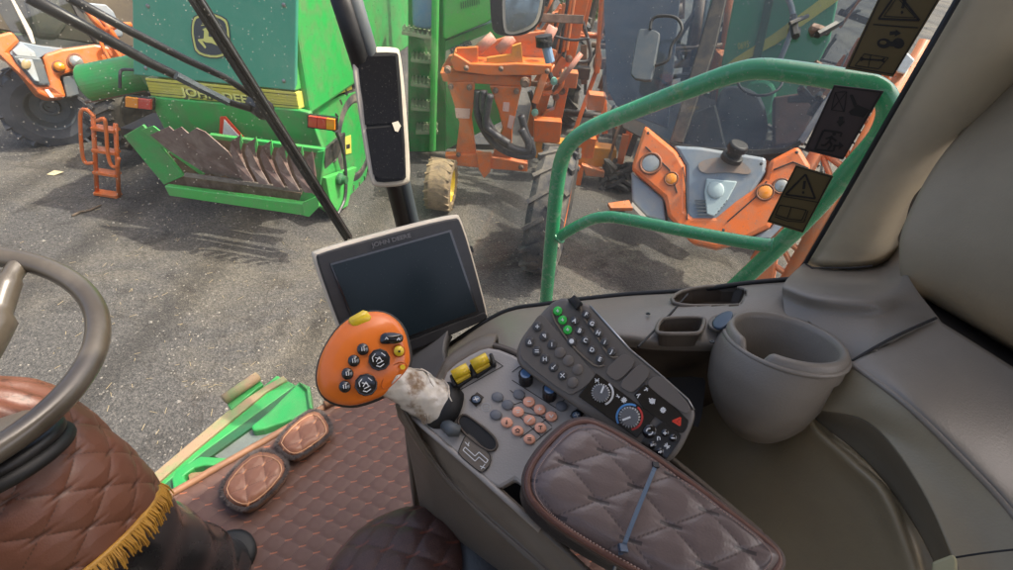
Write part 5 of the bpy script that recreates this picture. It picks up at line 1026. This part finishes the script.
# keypad pod
def keypad():
    K = Pl(P(605, 385, .545), Vector((-.25, -.62, .75)))
    t = thing('keypad', 'dark grey keypad pod of lettered buttons, dials and climate controls on the console', 'control panel', K.at(605, 400, -.03))
    out = [(546, 307), (554, 300), (565, 296.5), (574, 303), (582, 302), (590, 305), (630, 349), (660, 374), (689, 399), (696, 411), (694, 424), (682, 449), (673, 460), (662, 464), (640, 452), (600, 425), (560, 396), (522, 369), (515, 359), (518, 342), (530, 325)]
    o2 = chai(out, 2); pillow('body', K, o2, .026, POD, t, dome=0, edge=.004)
    MB().tube([K.at(u, v, .0002) for u, v in [(590, 305.5), (630, 349.5), (660, 374.5), (688, 399.5), (694, 410)]], .0011, 8).build('edge_glint', STEEL, t, smooth=True)  # bright steel line painting a highlight along the pod's right edge
    def pad(L, m_=PODBL, h=.001, n_='panel_field', it=1, par=None): return slab(n_, K, chai(L, it), .002, m_, par or t, h=h, bevel=.0005)
    pad([(536, 318), (541, 314), (546, 318), (592, 370), (596, 378), (575, 394), (566, 394), (524, 362), (519, 352), (524, 338)], POD, .002)
    ridge = chai([(552, 309), (553, 318), (562, 332), (572, 346), (590, 363), (598, 367), (604, 365)], 2, False)
    MB().tube([K.at(u, v, .002) for u, v in ridge], .0013, 8).build('ridge', PLAST, t, smooth=True)
    ridge = chai([(580, 306), (582, 316), (598, 338), (606, 352), (612, 358), (618, 357)], 2, False); MB().tube([K.at(u, v, .002) for u, v in ridge], .0013, 8).build('ridge', PLAST, t, smooth=True)
    R_ = .82
    def kb(u, v, m_, rx=4.6, ry=5.2, n_='button', h=.004): return disc(n_, K, u, v, rx, m_, t, h=h, t=.004, dome=.001, ry=ry, rot=.6, edge=.0009)
    L1 = [(537.3, 326.5), (544, 336), (551.8, 344.4), (529.6, 342), (536.8, 351), (544.8, 359), (553.4, 367), (562.4, 375.4)]
    shp = [[(-2, 0, 2, 0), (0, -2, 0, 2)], [(-1.5, -1.5, 1.5, -1.5), (1.5, -1.5, 1.5, 1.5), (1.5, 1.5, -1.5, -1.5)], [(0, -2, 0, 2)], [(-1.6, 1.5, 0, -2), (0, -2, 1.6, 1.5), (1.6, 1.5, -1.6, 1.5)], [(-2, -1, 2, -1), (-2, 1, 2, 1)], [(-1.5, -2, -1.5, 2), (1.5, -2, 1.5, 2), (-1.5, 0, 1.5, 0)], [(-2, 2, 2, -2), (-2, 0, 0, 2)], [(-2, -2, 2, 2), (-2, 2, 2, -2)]]
    for (u, v), S_ in zip(L1, shp): b = kb(u, v, PODB); strokes('symbol', K, [[(u+a, v+c), (u+d, v+e)] for a, c, d, e in S_], .8, ICON, b, .0058)
    for u, v in ((559.7, 352.6), (568, 360.7), (577.5, 369.5), (572.4, 382.6)): kb(u, v, PODBL, 5.4, 5.8, 'blank_button')
    for u, v in ((557.5, 310.7), (562.4, 319.8), (567.5, 329.6)): b = kb(u, v, BTNGR, 4.4, 4.6); strokes('symbol', K, [[(u-1.6, v), (u+1.6, v)], [(u, v-1.6), (u+.4, v+1.6)]], .7, ICON, b, .0058)
    b = kb(571.5, 341.4, PODB, 4.6, 4.6); disc('symbol', K, 571.5, 341.2, 2.4, ICON, b, h=.0058, t=.0005, dome=0, edge=.0001)
    xa = K.at(604.5, 342)-K.at(585.9, 314)
    for s, u, v in (('A', 574.3, 320.4), ('B', 579.4, 330.4), ('C', 585.2, 340), ('D', 591.8, 349.6), ('E', 599.6, 359), ('F', 585.9, 314), ('G', 591.8, 323.3), ('H', 598, 332.6), ('I', 604.5, 342), ('J', 611.5, 351.4)):
        b = kb(u, v, PODB, 4.3, 4.5); text('letter', s, K, u-.6, v+1.9, u+3, v+3.6, 4.0, ICON, b, bold=.03, h=.0056, t=.0003, align='CENTER')
    pad([(604, 371), (620, 355), (627, 354), (637, 362), (620, 380), (613, 380)], PODBL, .003, 'blank_switch'); pad([(618, 385), (636, 366), (643, 364), (652, 373), (634, 392), (628, 392)], PODBL, .003, 'blank_switch')
    pad([(647, 382), (655, 376), (664, 377), (690, 405), (690, 411), (686, 414), (678, 410), (650, 388)], PODBL, .003, 'blank_switch')
    # black climate fields
    slab('climate_field', K, [(596, 373), (655, 417), (637, 438), (578, 396)], .002, BLACKG, t, h=.002, bevel=.0005)
    slab('light_field', K, chai([(643, 384), (648, 384), (688, 419), (689, 424), (684, 433), (678, 433), (631, 399)], 1), .002, BLACKG, t, h=.002, bevel=.0005)
    slab('radio_field', K, chai([(660, 422), (664, 422), (681, 434), (681, 439), (668, 458), (663, 460), (641, 446), (641, 441)], 1), .002, BLACKG, t, h=.002, bevel=.0005)
    disc('button', K, 649.5, 431.5, 7.2, BLACKG, t, h=.003, t=.004)
    strokes('symbol', K, [circ(649.5, 431.5, 3.2, 10)[:4], circ(649.5, 431.5, 3.2, 10)[5:9]], 1.2, ICON, t, .0046)
    for u, v, r in ((601, 393, 9.2), (629.5, 417, 10.2)):
        o = K.at(u, v, .002); rr = r*.545/F*.98; kb_ = MB().lathe(o, K.n, [(rr, 0), (rr*.96, .007), (rr*.8, .0085), (rr*.78, .0085), (.001, .008)], 42, fn=lambda q, i, r_, h: (r_*(1+.045*(1 if int(q/(2*math.pi)*42) % 2 else -1)*(i < 3)), h)).build('dial', mat('dial_grey', (.13, .13, .13), .35), t)
        tick = MB()
        for j in range(22):
            q = j/22*2*math.pi; x = K.n.orthogonal().normalized(); y = K.n.cross(x); dr = x*math.cos(q)+y*math.sin(q); tick.bar(o+dr*rr*.84+K.n*.0088, o+dr*rr*1.0+K.n*.0076, .0005, .0005, K.n)
        tick.build('dial_ticks', ICON, kb_); strokes('pointer', K, [[(u+1, v), (u-r*.7, v+r*.3)] if r > 10 else [(u, v), (u+r*.3, v-r*.75)]], 1.8, ICON, kb_, .0112)
    def arc(u, v, r, a0, a1, m_, n_):
        strokes(n_, K, [[(u+r*math.cos(math.radians(a0+(a1-a0)*i/12)), v+r*math.sin(math.radians(a0+(a1-a0)*i/12))) for i in range(13)]], 2.0, m_, t, .0032)
    arc(629.5, 417, 12.8, 150, 300, ICONB, 'cold_scale'); arc(629.5, 417, 12.8, -50, 80, mat('scale_red', (.6, .05, .04), .4), 'warm_scale'); arc(601, 393, 12, -50, 70, ICON, 'fan_scale')
    def icon(S_, u, v, w_=.9, m_=ICON, h=.0032, n_='symbol'): return strokes(n_, K, [[(u+a, v+b), (u+c, v+d)] for a, b, c, d in S_], w_, m_, t, h)
    star = [(-3, 0, 3, 0), (0, -3, 0, 3), (-2, -2, 2, 2), (-2, 2, 2, -2)]
    icon(star, 624, 400, 1.1); icon([(-2, -2, 2, 2), (-2, 2, 2, -2), (-2, 0, 2, 0)], 597, 380.5, .7); icon([(-2, 0, 2, 1), (-1, -2, 1, 2)], 618, 396, .8)
    icon(star, 652, 401, 1.3); icon([(-3, -3, -1, 1), (2, 3, 3, -2)], 652, 401, .9); icon(star, 663, 410, 1.3); icon([(-1, 2, 1, -2), (-2, -1, 2, -2)], 638.5, 396, .9); icon([(-2, 1, 2, -1), (0, -2, 1.5, 1.5)], 646, 389.5, .9)
    strokes('hazard_symbol', K, [[(672.5, 421), (680.5, 417.5), (680, 425.5), (672.5, 421)], [(675, 421.2), (678.7, 419.8), (678.4, 423.5), (675, 421.2)]], 1.4, mat('hazard_red', (.75, .05, .02), .4), t, .0034)
    for S_, u, v in (([(-1.8, 0, 1.8, 0), (0, -1.8, 0, 1.8)], 665, 433), ([(-1.8, 0, 1.8, 0)], 673, 438), ([(-1, -2, -1, 2), (-1, -2, 1.5, -1), (1.5, -1, 1.5, 1.5)], 658.5, 438.5), (star[:3], 667, 446), ([(-1.8, 1, 1.8, -1), (-1.8, -1, 0, 1)], 652.5, 445), ([(-1.8, 1, 1.8, -1), (0, 1.5, 1.8, 0)], 660, 451.5)):
        if u in (665, 673, 652.5, 660): disc('button', K, u, v, 4.0, BLACKG, t, h=.0035, t=.002, dome=.0008)
        icon(S_, u, v, 1.0, h=.0052)
    MB().pillow(K, [(567.6, 299.5), (574.6, 294.5), (582, 302.5), (576, 309)], .012, dome=.001, edge=.001, h=.010).build('thumb_wheel', BLACKM, t)
keypad()
# dashboard sill, cubbies, cup holder
CUP_O = P(787, 335, .615); CUP_AX = Vector((.0, .24, .97)).normalized()
def cup_hole(p):
    e = p-CUP_O; e = e-CUP_AX*e.dot(CUP_AX); return e.length < .0655 and (p-CUP_O).dot(CUP_AX) > -.13
def dash():
    t = thing('dashboard_ledge', 'grey brown plastic ledge with two storage trays below the side window', 'dashboard', P(640, 330, .8))
    DN = Vector((0, .10, .99))
    def gz(u, v, h=0): return P(u, v, h)
    rows = [[P(440, 352, .86), P(500, 314.5, .86), P(545, 305, .84), P(620, 296, .81), P(690, 291.5, .78), P(745, 284.5, .76), P(795, 280, .74)],
            [P(445, 372, .78), P(500, 330, .78), P(550, 318, .76), P(620, 310, .73), P(690, 306, .71), P(745, 301, .70), P(800, 300, .70)],
            [P(460, 395, .70), P(505, 352, .70), P(555, 345, .69), P(610, 333, .67), P(660, 337, .655), P(722, 339, .65), P(790, 345, .64)],
            [P(470, 405, .71), P(510, 365, .71), P(560, 358, .70), P(612, 347, .68), P(660, 350, .665), P(722, 352, .66), P(790, 360, .66)]]
    T1 = chai([(667, 306), (680, 288.5), (749, 284), (743, 304), (736, 306)], 2); T2 = chai([(656, 331), (659, 322), (664, 318), (702, 317), (705, 321), (701, 332), (696, 334), (660, 334)], 2)
    loft(rows, 'ledge_top', LEDGE, t, nu=26, nv=20, t=.004, hole=lambda p: cup_hole(p) or pin(proj(p), T1) or pin(proj(p), T2))
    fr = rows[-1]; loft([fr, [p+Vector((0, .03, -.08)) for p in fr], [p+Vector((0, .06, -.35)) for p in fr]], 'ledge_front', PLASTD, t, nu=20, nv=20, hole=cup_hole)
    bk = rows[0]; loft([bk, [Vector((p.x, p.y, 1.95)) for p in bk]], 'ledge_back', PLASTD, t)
    MB().tube([p+Vector((0, 0, .002)) for p in spline(bk, 6)], .004, 8).build('window_seal', BLACKM, t, smooth=True)
    D = Pl(P(700, 320, .672), Vector((.02, .02, 1))) ; D = Pl(P(690, 322, .678), (rows[0][4]-rows[2][4]).cross(rows[2][5]-rows[2][3]))
    MB().tube([D.at(u, v, .0035) for u, v in ((688, 294), (672, 312), (650, 335), (638, 347))], .0015, 6).build('panel_seam', GROOVE, t)
    def tray(inn, dep, n_):
        top = [D.at(u, v, .005) for u, v in inn]; bot = [p-D.n*dep for p in top]; bot = [b.lerp(sum(bot, Vector())/len(bot), .12) for b in bot]; k = len(top)
        w_ = MB(); w_.add(top+bot, [(i, (i+1) % k, k+(i+1) % k, k+i) for i in range(k)]+[tuple(range(k, 2*k))]); tr = w_.build(n_, PLASTD, t)
        tr.modifiers.new('s', 'SOLIDIFY').thickness = .002
        MB().tube(top, .0028, 10, closed=True).build('rim', PLAST, tr, smooth=True)
    tray(T1, .024, 'storage_tray'); tray(T2, .020, 'storage_tray')
    # socket with blue cap
    disc('socket_ring', D, 722, 322, 14, PLAST, t, h=.008, ry=8, t=.004, dome=0); disc('socket_well', D, 722, 323, 10, GROOVE, t, h=.009, ry=6, t=.001, dome=0)
    cpn = thing('socket_cap', 'small dark blue flip cap over the round socket beside the storage tray', 'cap', D.at(722, 322, .008)); MB().pillow(Pl(D.at(722, 320, .016), D.n+Vector((-.4, 0, 0))), chai([(711, 325), (716, 315), (728, 310), (734, 312), (730, 322), (720, 329)], 2), .004, dome=.001, edge=.001).build('lid', mat('cap_blue', (.055, .08, .11), .35), cpn, smooth=True)
    MB().lathe(D.at(722, 322, .008), D.n, [(.009, 0), (.009, .005), (.007, .006), (.001, .006)], 20).build('plug', BLACK, cpn)
    for u, v in ((712, 342), (648, 314), (560, 322)):
        MB().lathe(D.at(u, v, .004), D.n, [(.0032, 0), (.003, .0012), (.0012, .0012), (.001, .0002)], 14).build('screw', BLACK, t)
    # wall beneath the ledge
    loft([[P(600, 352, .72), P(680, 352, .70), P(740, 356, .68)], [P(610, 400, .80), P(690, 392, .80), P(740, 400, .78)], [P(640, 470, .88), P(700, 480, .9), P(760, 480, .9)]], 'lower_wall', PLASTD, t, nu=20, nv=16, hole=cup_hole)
    slab('wall_slot', Pl(P(690, 385, .70), CAM-P(690, 385, .70)), chai([(655, 378), (703, 376), (706, 384), (700, 428), (692, 425)], 1), .02, GROOVE, t)
    # cup holder
    c = thing('cup_holder', 'large round brown cup holder with a notched rim moulded into the ledge', 'cup holder', P(762, 440, .66))
    O = P(787, 335, .615); ax = Vector((.0, .24, .97)).normalized(); R = .0665
    ref = Vector((0, 0, 1)); e = (Z(735, 362, O.z)-O); e = (e-ax*e.dot(ax)).normalized(); 
    xx = Vector((0, 1, 0)).cross(ax).normalized(); yy = ax.cross(xx)
    th0 = math.atan2(e.dot(yy), e.dot(xx))
    def fn(q, i, r, h):
        dq = (q-th0+math.pi) % (2*math.pi)-math.pi; f = math.exp(-(dq/.22)**4); 
        return (r, h-.022*f*math.exp(-((h-.0)/.03)**2) if h > -.03 else h)
    prof = [(R+.003, -.03), (R+.003, -.012), (R+.001, -.003), (R-.003, 0), (R-.007, -.001), (R-.009, -.008), (R-.012, -.04), (R-.018, -.08), (R-.026, -.115), (R-.034, -.125), (.001, -.127)]
    MB().lathe(O, ax, prof, 96, fn=fn, ref=Vector((0, 1, 0)), closed=False).build('cup_well', LEDGE, c, smooth=True)
    MB().torus(O-ax*.012, ax, R+.0025, .0032, 64, 12).build('flange', LEDGE, c, smooth=True)
    path = [O-ax*.010, P(778, 350, .622), P(769, 368, .628), P(763, 387, .635), P(760, 403, .648), P(758, 416, .665), P(758, 426, .68)]
    rad = [.0685, .069, .069, .066, .057, .042, .004]; path = spline(path, 4); seg = 64; vs = []; fs = []; mb = MB(); pr = path
    for i, c_ in enumerate(path):
        r = float(np.interp(i/4, range(7), rad)); f = 1-i/(len(path)-1); tg = (path[max(0, i-1)]-path[min(len(path)-1, i+1)]).normalized(); a2 = (ax*f+tg*(1-f)).normalized(); x = Vector((0, 1, 0)).cross(a2).normalized(); y = a2.cross(x)
        for k in range(seg): q = 2*math.pi*k/seg; vs.append(c_+(x*math.cos(q)+y*math.sin(q))*r)
    for i in range(len(pr)-1):
        for k in range(seg): fs.append((i*seg+k, i*seg+(k+1) % seg, (i+1)*seg+(k+1) % seg, (i+1)*seg+k))
    mb.add(vs, fs).build('outer_body', LEDGE, c, smooth=True)
dash()
# right side trim
def side():
    base0, base1 = Z(806, 262, 2.66), Z(890, 262, 2.66); V = vpl(base0, base1)
    def row(L, hs): return [V.at(u, v, h) for (u, v), h in zip(L, hs)]
    hs = (-.01, .012, .028, .034, .026, .0)
    o = loft([row([(985, -45), (1003, -45), (1035, -45), (1065, -45), (1100, -45), (1135, -45)], hs), row([(905, 92), (921, 94), (945, 98), (970, 104), (992, 108), (1010, 100)], hs), row([(842, 201), (856, 204), (876, 208), (893, 209), (906, 205), (922, 185)], hs),
              row([(815, 246), (828, 249), (850, 252), (870, 252), (888, 245), (905, 222)], hs), row([(806, 261), (820, 264), (845, 264.5), (866, 263), (884, 256), (898, 238)], hs), row([(804, 266), (820, 270), (845, 271), (868, 269), (888, 262), (900, 244)], [h-.025 for h in hs])], 'pillar_trim', BEIGE, nu=8, nv=10, t=.012)
    lab(o, 'beige padded pillar trim slanting up to the top right beside the stickers', 'pillar')
    MB_ = MB().tube([V.at(u, v, .0) for u, v in ((983, -45), (904, 92), (841, 202), (806, 262), (797, 275), (786, 284))], .0035, 8).build('window_seal', BLACKM, smooth=True); lab(MB_, 'thin black rubber seal along the beige pillar edge', 'seal')
    o = loft([[V.at(804, 263, .0), V.at(820, 268, .006), V.at(845, 269, .012), V.at(866, 267, .01), V.at(884, 260, -.01), V.at(902, 240, -.05)], [P(785, 282, .70), P(810, 290, .67), P(840, 293, .655), P(868, 293, .65), P(890, 288, .66), P(908, 275, .68)],
              [P(783, 300, .69), P(810, 312, .66), P(845, 318, .64), P(880, 318, .63), P(905, 312, .64), P(940, 320, .64)], [P(790, 352, .655), P(820, 365, .63), P(848, 362, .61), P(868, 352, .60), P(900, 335, .60), P(938, 320, .62)],
              [P(790, 400, .67), P(803, 406, .64), P(822, 388, .605), P(848, 366, .60), P(892, 340, .60), P(937, 321, .625)]], 'ledge_corner', LEDGE, nu=20, nv=16, t=.004, hole=cup_hole)
    lab(o, 'grey brown corner trim panel below the beige pillar, behind the cup holder', 'trim panel')
    q = MB().tube([P(u, v, d) for u, v, d in ((806, 264, .69), (812, 268, .685), (850, 268, .675), (872, 266, .67))], .0012, 6).build('panel_seam', GROOVE, o); OFF
    g = spline([P(805, 404, .63), P(822, 386, .60), P(848, 364, .594), (P(892, 338, .594)), P(936, 318, .615)], 8)
    MB().tube(g, .0018, 6).build('panel_seam', GROOVE, o, smooth=True)
    # rear beige cushion trim
    o = loft([[P(1040, 20, .66), P(1090, 20, .60), P(1180, 20, .5)], [P(985, 102, .665), P(1050, 110, .58), P(1180, 130, .48)], [P(935, 165, .67), P(1030, 185, .57), P(1180, 200, .46)], [P(905, 222, .675), P(1010, 250, .58), P(1180, 290, .46)], [P(899, 255, .68), P(1000, 300, .6), P(1180, 370, .48)], [P(903, 283, .69), P(960, 314, .66), P(1180, 432, .52)], [P(915, 293, .71), P(965, 322, .69), P(1180, 445, .55)], [P(916, 296, .75), P(966, 325, .73), P(1180, 450, .60)]], 'rear_trim_panel', BEIGE2, nu=10, nv=8, t=.01)
    lab(o, 'large mottled beige trim panel filling the right edge behind the pillar', 'trim panel')
    o = loft([[V.at(1060, -45, -.06), P(1160, -45, .62)], [V.at(905, 205, -.08), P(1000, 215, .75)], [V.at(890, 262, -.05), P(960, 300, .75)], [P(880, 300, .70), P(930, 320, .70)]], 'dark_gap_lining', PLASTD, t=.006)
    lab(o, 'dark lining in the gap between beige pillar and rear trim panel', 'lining')
    o = loft([[P(895, 278, .73), P(950, 306, .73), P(1013, 344, .71), P(1180, 436, .6)], [P(930, 318, .66), P(970, 342, .645), P(1013, 369, .62), P(1180, 480, .52)]], 'trim_gap', mat('gap_dark', (.04, .032, .025), .7), t=.003); lab(o, 'dark gap strip between rear trim panel and side shelf', 'lining')
    # bench surface
    C0 = [P(936, 319, .62), P(975, 343, .60), P(1013, 367, .58), P(1060, 396, .55), P(1130, 440, .50)]
    C0b = [P(875, 350, .594), P(920, 390, .54), P(974, 440, .507), P(1022, 490, .48), P(1070, 545, .447)]
    C1 = [P(852, 362, .590), P(907, 403, .533), P(962, 456, .500), P(1010, 507, .474), P(1056, 570, .44)]
    C1b = [P(835, 385, .60), P(884, 412, .55), P(930, 455, .52), (P(975, 520, .49)), P(1010, 590, .46)]
    C2 = [P(816, 410, .612), P(860, 418, .575), P(892, 445, .545), P(930, 504, .51), P(962, 580, .475)]
    o = loft([C0, C0b, C1], 'shelf_top', LEDGE, nu=12, nv=10, t=.006); lab(o, 'dark grey brown shelf top at the right edge, above the curved ridge', 'side panel')
    MB().tube([p+Vector((0, 0, -.0024)) for p in spline(C1, 10)], .0032, 12).build('rounded_edge', LEDGE, o, smooth=True)
    o = loft([C1, C1b, C2], 'side_shelf', mat('olive_band', (.34, .285, .185), .4, dirt=(.27, .22, .145), ds=7, da=.6, bump=.3, bs=420), nu=12, nv=10, t=.006); lab(o, 'olive brown band between the curved ridge and the dark groove', 'side panel')
    MB().tube([p+Vector((0, 0, .0005)) for p in spline([P(u, v, d) for u, v, d in ((953, 558, .478), (985, 553, .462), (1030, 548, .445))], 6)], .0010, 6).build('panel_seam', GROOVE, o, smooth=True)
    C2c = [p+ray(900, 480)*.001 for p in C2]
    C3 = [P(812, 420, .635), P(853, 449, .60), P(892, 492, .565), P(929, 552, .525), P(955, 620, .49)]
    o = loft([C2c, [a.lerp(b, .5)+ray(880, 470)*.004 for a, b in zip(C2c, C3)], C3], 'door_groove', mat('groove_brown', (.20, .165, .11), .5, dirt=(.12, .1, .07), ds=4, da=.5, bump=.2, bs=900), nu=8, nv=6, t=.004); lab(o, 'dark curved groove between the side shelf and the lower panel', 'groove')
    C4 = [P(804, 408, .625), P(816, 430, .605), P(853, 464, .575), P(889, 504, .54), P(934, 625, .50)]
    C4a = [P(810, 413, .628), P(830, 436, .612), P(866, 466, .585), P(902, 510, .55), P(948, 640, .505)]
    C4c = [P(790, 410, .65), P(800, 440, .63), P(835, 475, .60), P(868, 514, .565), P(905, 630, .52)]
    C5 = [P(770, 405, .70), P(765, 450, .675), P(785, 500, .645), P(815, 550, .61), P(860, 640, .56)]
    C6 = [P(700, 400, .80), P(690, 460, .77), P(690, 520, .74), P(710, 580, .70), P(740, 650, .66)]
    C7 = [P(600, 400, 1.0), P(600, 460, 1.0), P(600, 520, .98), P(610, 590, .92), P(640, 680, .86)]
    o = loft([[p+Vector((.008, 0, -.004)) for p in C3], C4a, C4, C4c, C5, C6, C7], 'lower_side_panel', mat('lower_panel_plastic', (.31, .25, .15), .36, dirt=(.23, .185, .115), ds=6, da=.6, bump=.3, bs=420), nu=8, nv=8, t=.006); lab(o, 'smooth olive brown lower side panel with a raised lip, behind the armrest', 'side panel')
    o = slab('wall_clip', Pl(P(948, 565, .46), CAM-P(948, 565, .46)), [(932, 562), (953, 554), (957, 559), (958, 600), (932, 600)], .01, mat('clip_yellow_beige', (.36, .32, .17), .5), bevel=.002); lab(o, 'pale yellow clip at the bottom edge of the side panel groove', 'clip')
side()
# stickers on the side window
def stickers():
    S = G2.off(.004)
    def st(L, m_, label):
        t = thing('safety_sticker', label, 'sticker', S.at(*L[2])); slab('label_sheet', S, L, .001, m_, t, h=.001); return t
    def mark(t, segs, w_=1.2, m_=STKI, n_='pictogram'):
        d = (S.at(850, 100)-CAM).dot(FW); return strokes(n_, S, segs, w_*d/.55, m_, t, .0022)
    def fill(t, L, m_=STKI): return slab('pictogram', S, L, .0005, m_, t, h=.002)
    def border(t, L, w_=.9):
        cx = sum(a for a, b in L)/4; cy = sum(b for a, b in L)/4; M_ = [(cx+(a-cx)*.93, cy+(b-cy)*.95) for a, b in L]; mark(t, [M_+[M_[0]]], w_, n_='border')
    L = [(888, -22), (952, -20), (893, 77), (845, 69)]; t = st(L, STK1, 'gold brown warning sticker with wrench and ball symbols, highest on the window'); border(t, L)
    mark(t, [[(873, 24.5), (918, 28)]], 1.0); k = lambda x, y: (780+x/3.8, y/3.8)
    mark(t, [[k(375, 72), k(445, -30), k(530, 78), k(375, 72)]], 1.6); mark(t, [[k(395, 62), k(445, -10), k(515, 68), k(395, 62)]], .6); mark(t, [[k(475, 0), k(465, 32)]], 2.2); fill(t, [k(458, 45), k(465, 40), k(470, 48), k(462, 55)])
    fill(t, [k(418, 120), k(440, 118), k(440, 112), k(460, 127), k(436, 140), k(437, 132), k(416, 134)])
    fill(t, circ(*k(395, 165), 7, 14, 5)); fill(t, circ(*k(450, 165), 6, 12, 5.4)); mark(t, [[k(395, 165), k(450, 170)]], 4); disc('hole', S, *k(392, 162), 3.4, STK1, t, h=.003, ry=2, t=.0004, dome=0, edge=.0002)
    mark(t, [[k(285, 250), k(320, 205), k(412, 220), k(375, 262), k(285, 250)], [k(345, 210), k(335, 256)]], .7); mark(t, [[k(310, 225), k(392, 230)]], 1.5); mark(t, [[k(305, 220), k(318, 224), k(305, 231)], [k(398, 222), k(386, 230), k(398, 236)]], 1.6)
    L = [(834, 85), (884, 91), (843, 160), (804, 150)]; t = st(L, STK2, 'dark brown emergency exit sticker with running figure, middle of the three'); border(t, L)
    k = lambda x, y: (760+x/2.593, y/2.593)
    mark(t, [[k(195, 240), k(225, 238), k(218, 290), k(185, 285), k(195, 240)], [k(195, 240), k(218, 290)], [k(225, 238), k(185, 285)]], .7)
    fill(t, [k(232, 247), k(240, 245), k(252, 272), k(285, 285), k(268, 305), k(235, 298), k(230, 290), k(245, 280)]); fill(t, [k(205, 303), k(216, 303), k(215, 315), k(220, 315), k(207, 329), k(198, 315), k(203, 315)])
    mark(t, [[k(195, 375), k(190, 392), k(142, 388), k(165, 338), k(212, 345), k(208, 355)]], 2.0); mark(t, [[k(187, 352), k(180, 366), k(186, 376), k(176, 388)], [k(180, 366), k(168, 378), k(158, 376)], [k(184, 356), k(198, 366)], [k(184, 356), k(170, 360)]], 2.0); fill(t, circ(*k(192, 347), 2.0, 8))
    mark(t, [[k(190, 378), k(212, 378)]], 1.8); fill(t, [k(205, 368), k(218, 378), k(203, 389)])
    L = [(796, 165), (833.5, 176), (803, 233), (767, 222)]; t = st(L, STK1, 'gold brown sticker with warning triangle above an open book, lowest of the three'); border(t, L)
    k = lambda x, y: (740+x/2.594, 80+y/2.594)
    mark(t, [[k(118, 297), k(170, 245), k(195, 308), k(118, 297)]], 2.0); mark(t, [[k(168, 262), k(165, 283)]], 2.6); fill(t, circ(*k(164, 292), 1.4, 8)); mark(t, [[k(112, 302), k(205, 318)]], .9)
    mark(t, [[k(92, 350), k(103, 325), k(133, 330), k(172, 338), k(160, 364), k(122, 360), k(92, 350)], [k(133, 330), k(122, 360)], [k(90, 355), k(122, 366), k(165, 369)], [k(176, 340), k(166, 369)]], 1.0)
stickers()
# seat edge
def seat():
    A = Pl(P(430, 560, .66), Vector((-.1, .15, 1)))
    t = thing('seat', 'dark brown quilted seat cushion corner at the bottom edge', 'seat', P(430, 640, .8))
    out = chai([(320, 585), (338, 556), (362, 530), (395, 513), (425, 508), (446, 513), (462, 530), (470, 570), (470, 700), (300, 700)], 1)
    quilted('quilted_cushion', A, out, QS, t, A.at(470, 560)-A.at(320, 560), .0022, .027, .0035, domeh=.035, domew=.07, ang=.5, h0=-.02)
    MB().tube([A.at(u, v, -.016) for u, v in out], .006, 8, closed=True).build('piping', mat('seat_piping', (.12, .05, .035), .5), t, smooth=True)
    pillow('cushion_base', A, out, .10, LEATHD, t, h=-.02, dome=0, edge=.02)
    B = A.off(.004); pillow('black_bolster', B, chai([(450, 516), (470, 520), (500, 540), (535, 562), (580, 600), (600, 700), (455, 700)], 2), .12, LEATHD, t, dome=.012, edge=.03)
    MB().tube([P(u, v, .70) for u, v in ((448, 492), (452, 505), (462, 522))], .008, 10).build('cable_tube', HOSE, t, smooth=True)
    s = MB().box(Z(505, 530, 2.05), Vector((.12, 0, 0)), Vector((0, .12, 0)), Vector((0, 0, .10))); o = s.build('seat_base', BLACKM, t, bevel=.01)
seat()
# unseen roof over the driver, outline shaped to shade the controls and sun the pads
def roof():
    o = MB().slab([Vector((x, y, 4.0)) for x, y in ((-.95, -.2), (-.22, .06), (1.20, 1.66), (1.9, 1.4), (1.6, -.9), (-.95, -.9))], Vector((0, 0, 1)), .08).build('sun_shade_roof', mat('roof_lining', (.6, .57, .5), .8), bevel=.03); lab(o, 'unseen pale cab roof shaped to keep the sun off the controls', 'roof')
roof()
def rear():  # unseen wall behind the camera, added to darken the cab interior
    o = MB().box(Vector((.3, -.62, 2.55)), Vector((1.15, 0, 0)), Vector((0, .03, 0)), Vector((0, 0, .65))).build('fill_block_wall', BEIGE2, bevel=.02); lab(o, 'unseen beige rear wall added to cut fill light from behind', 'wall')
rear()
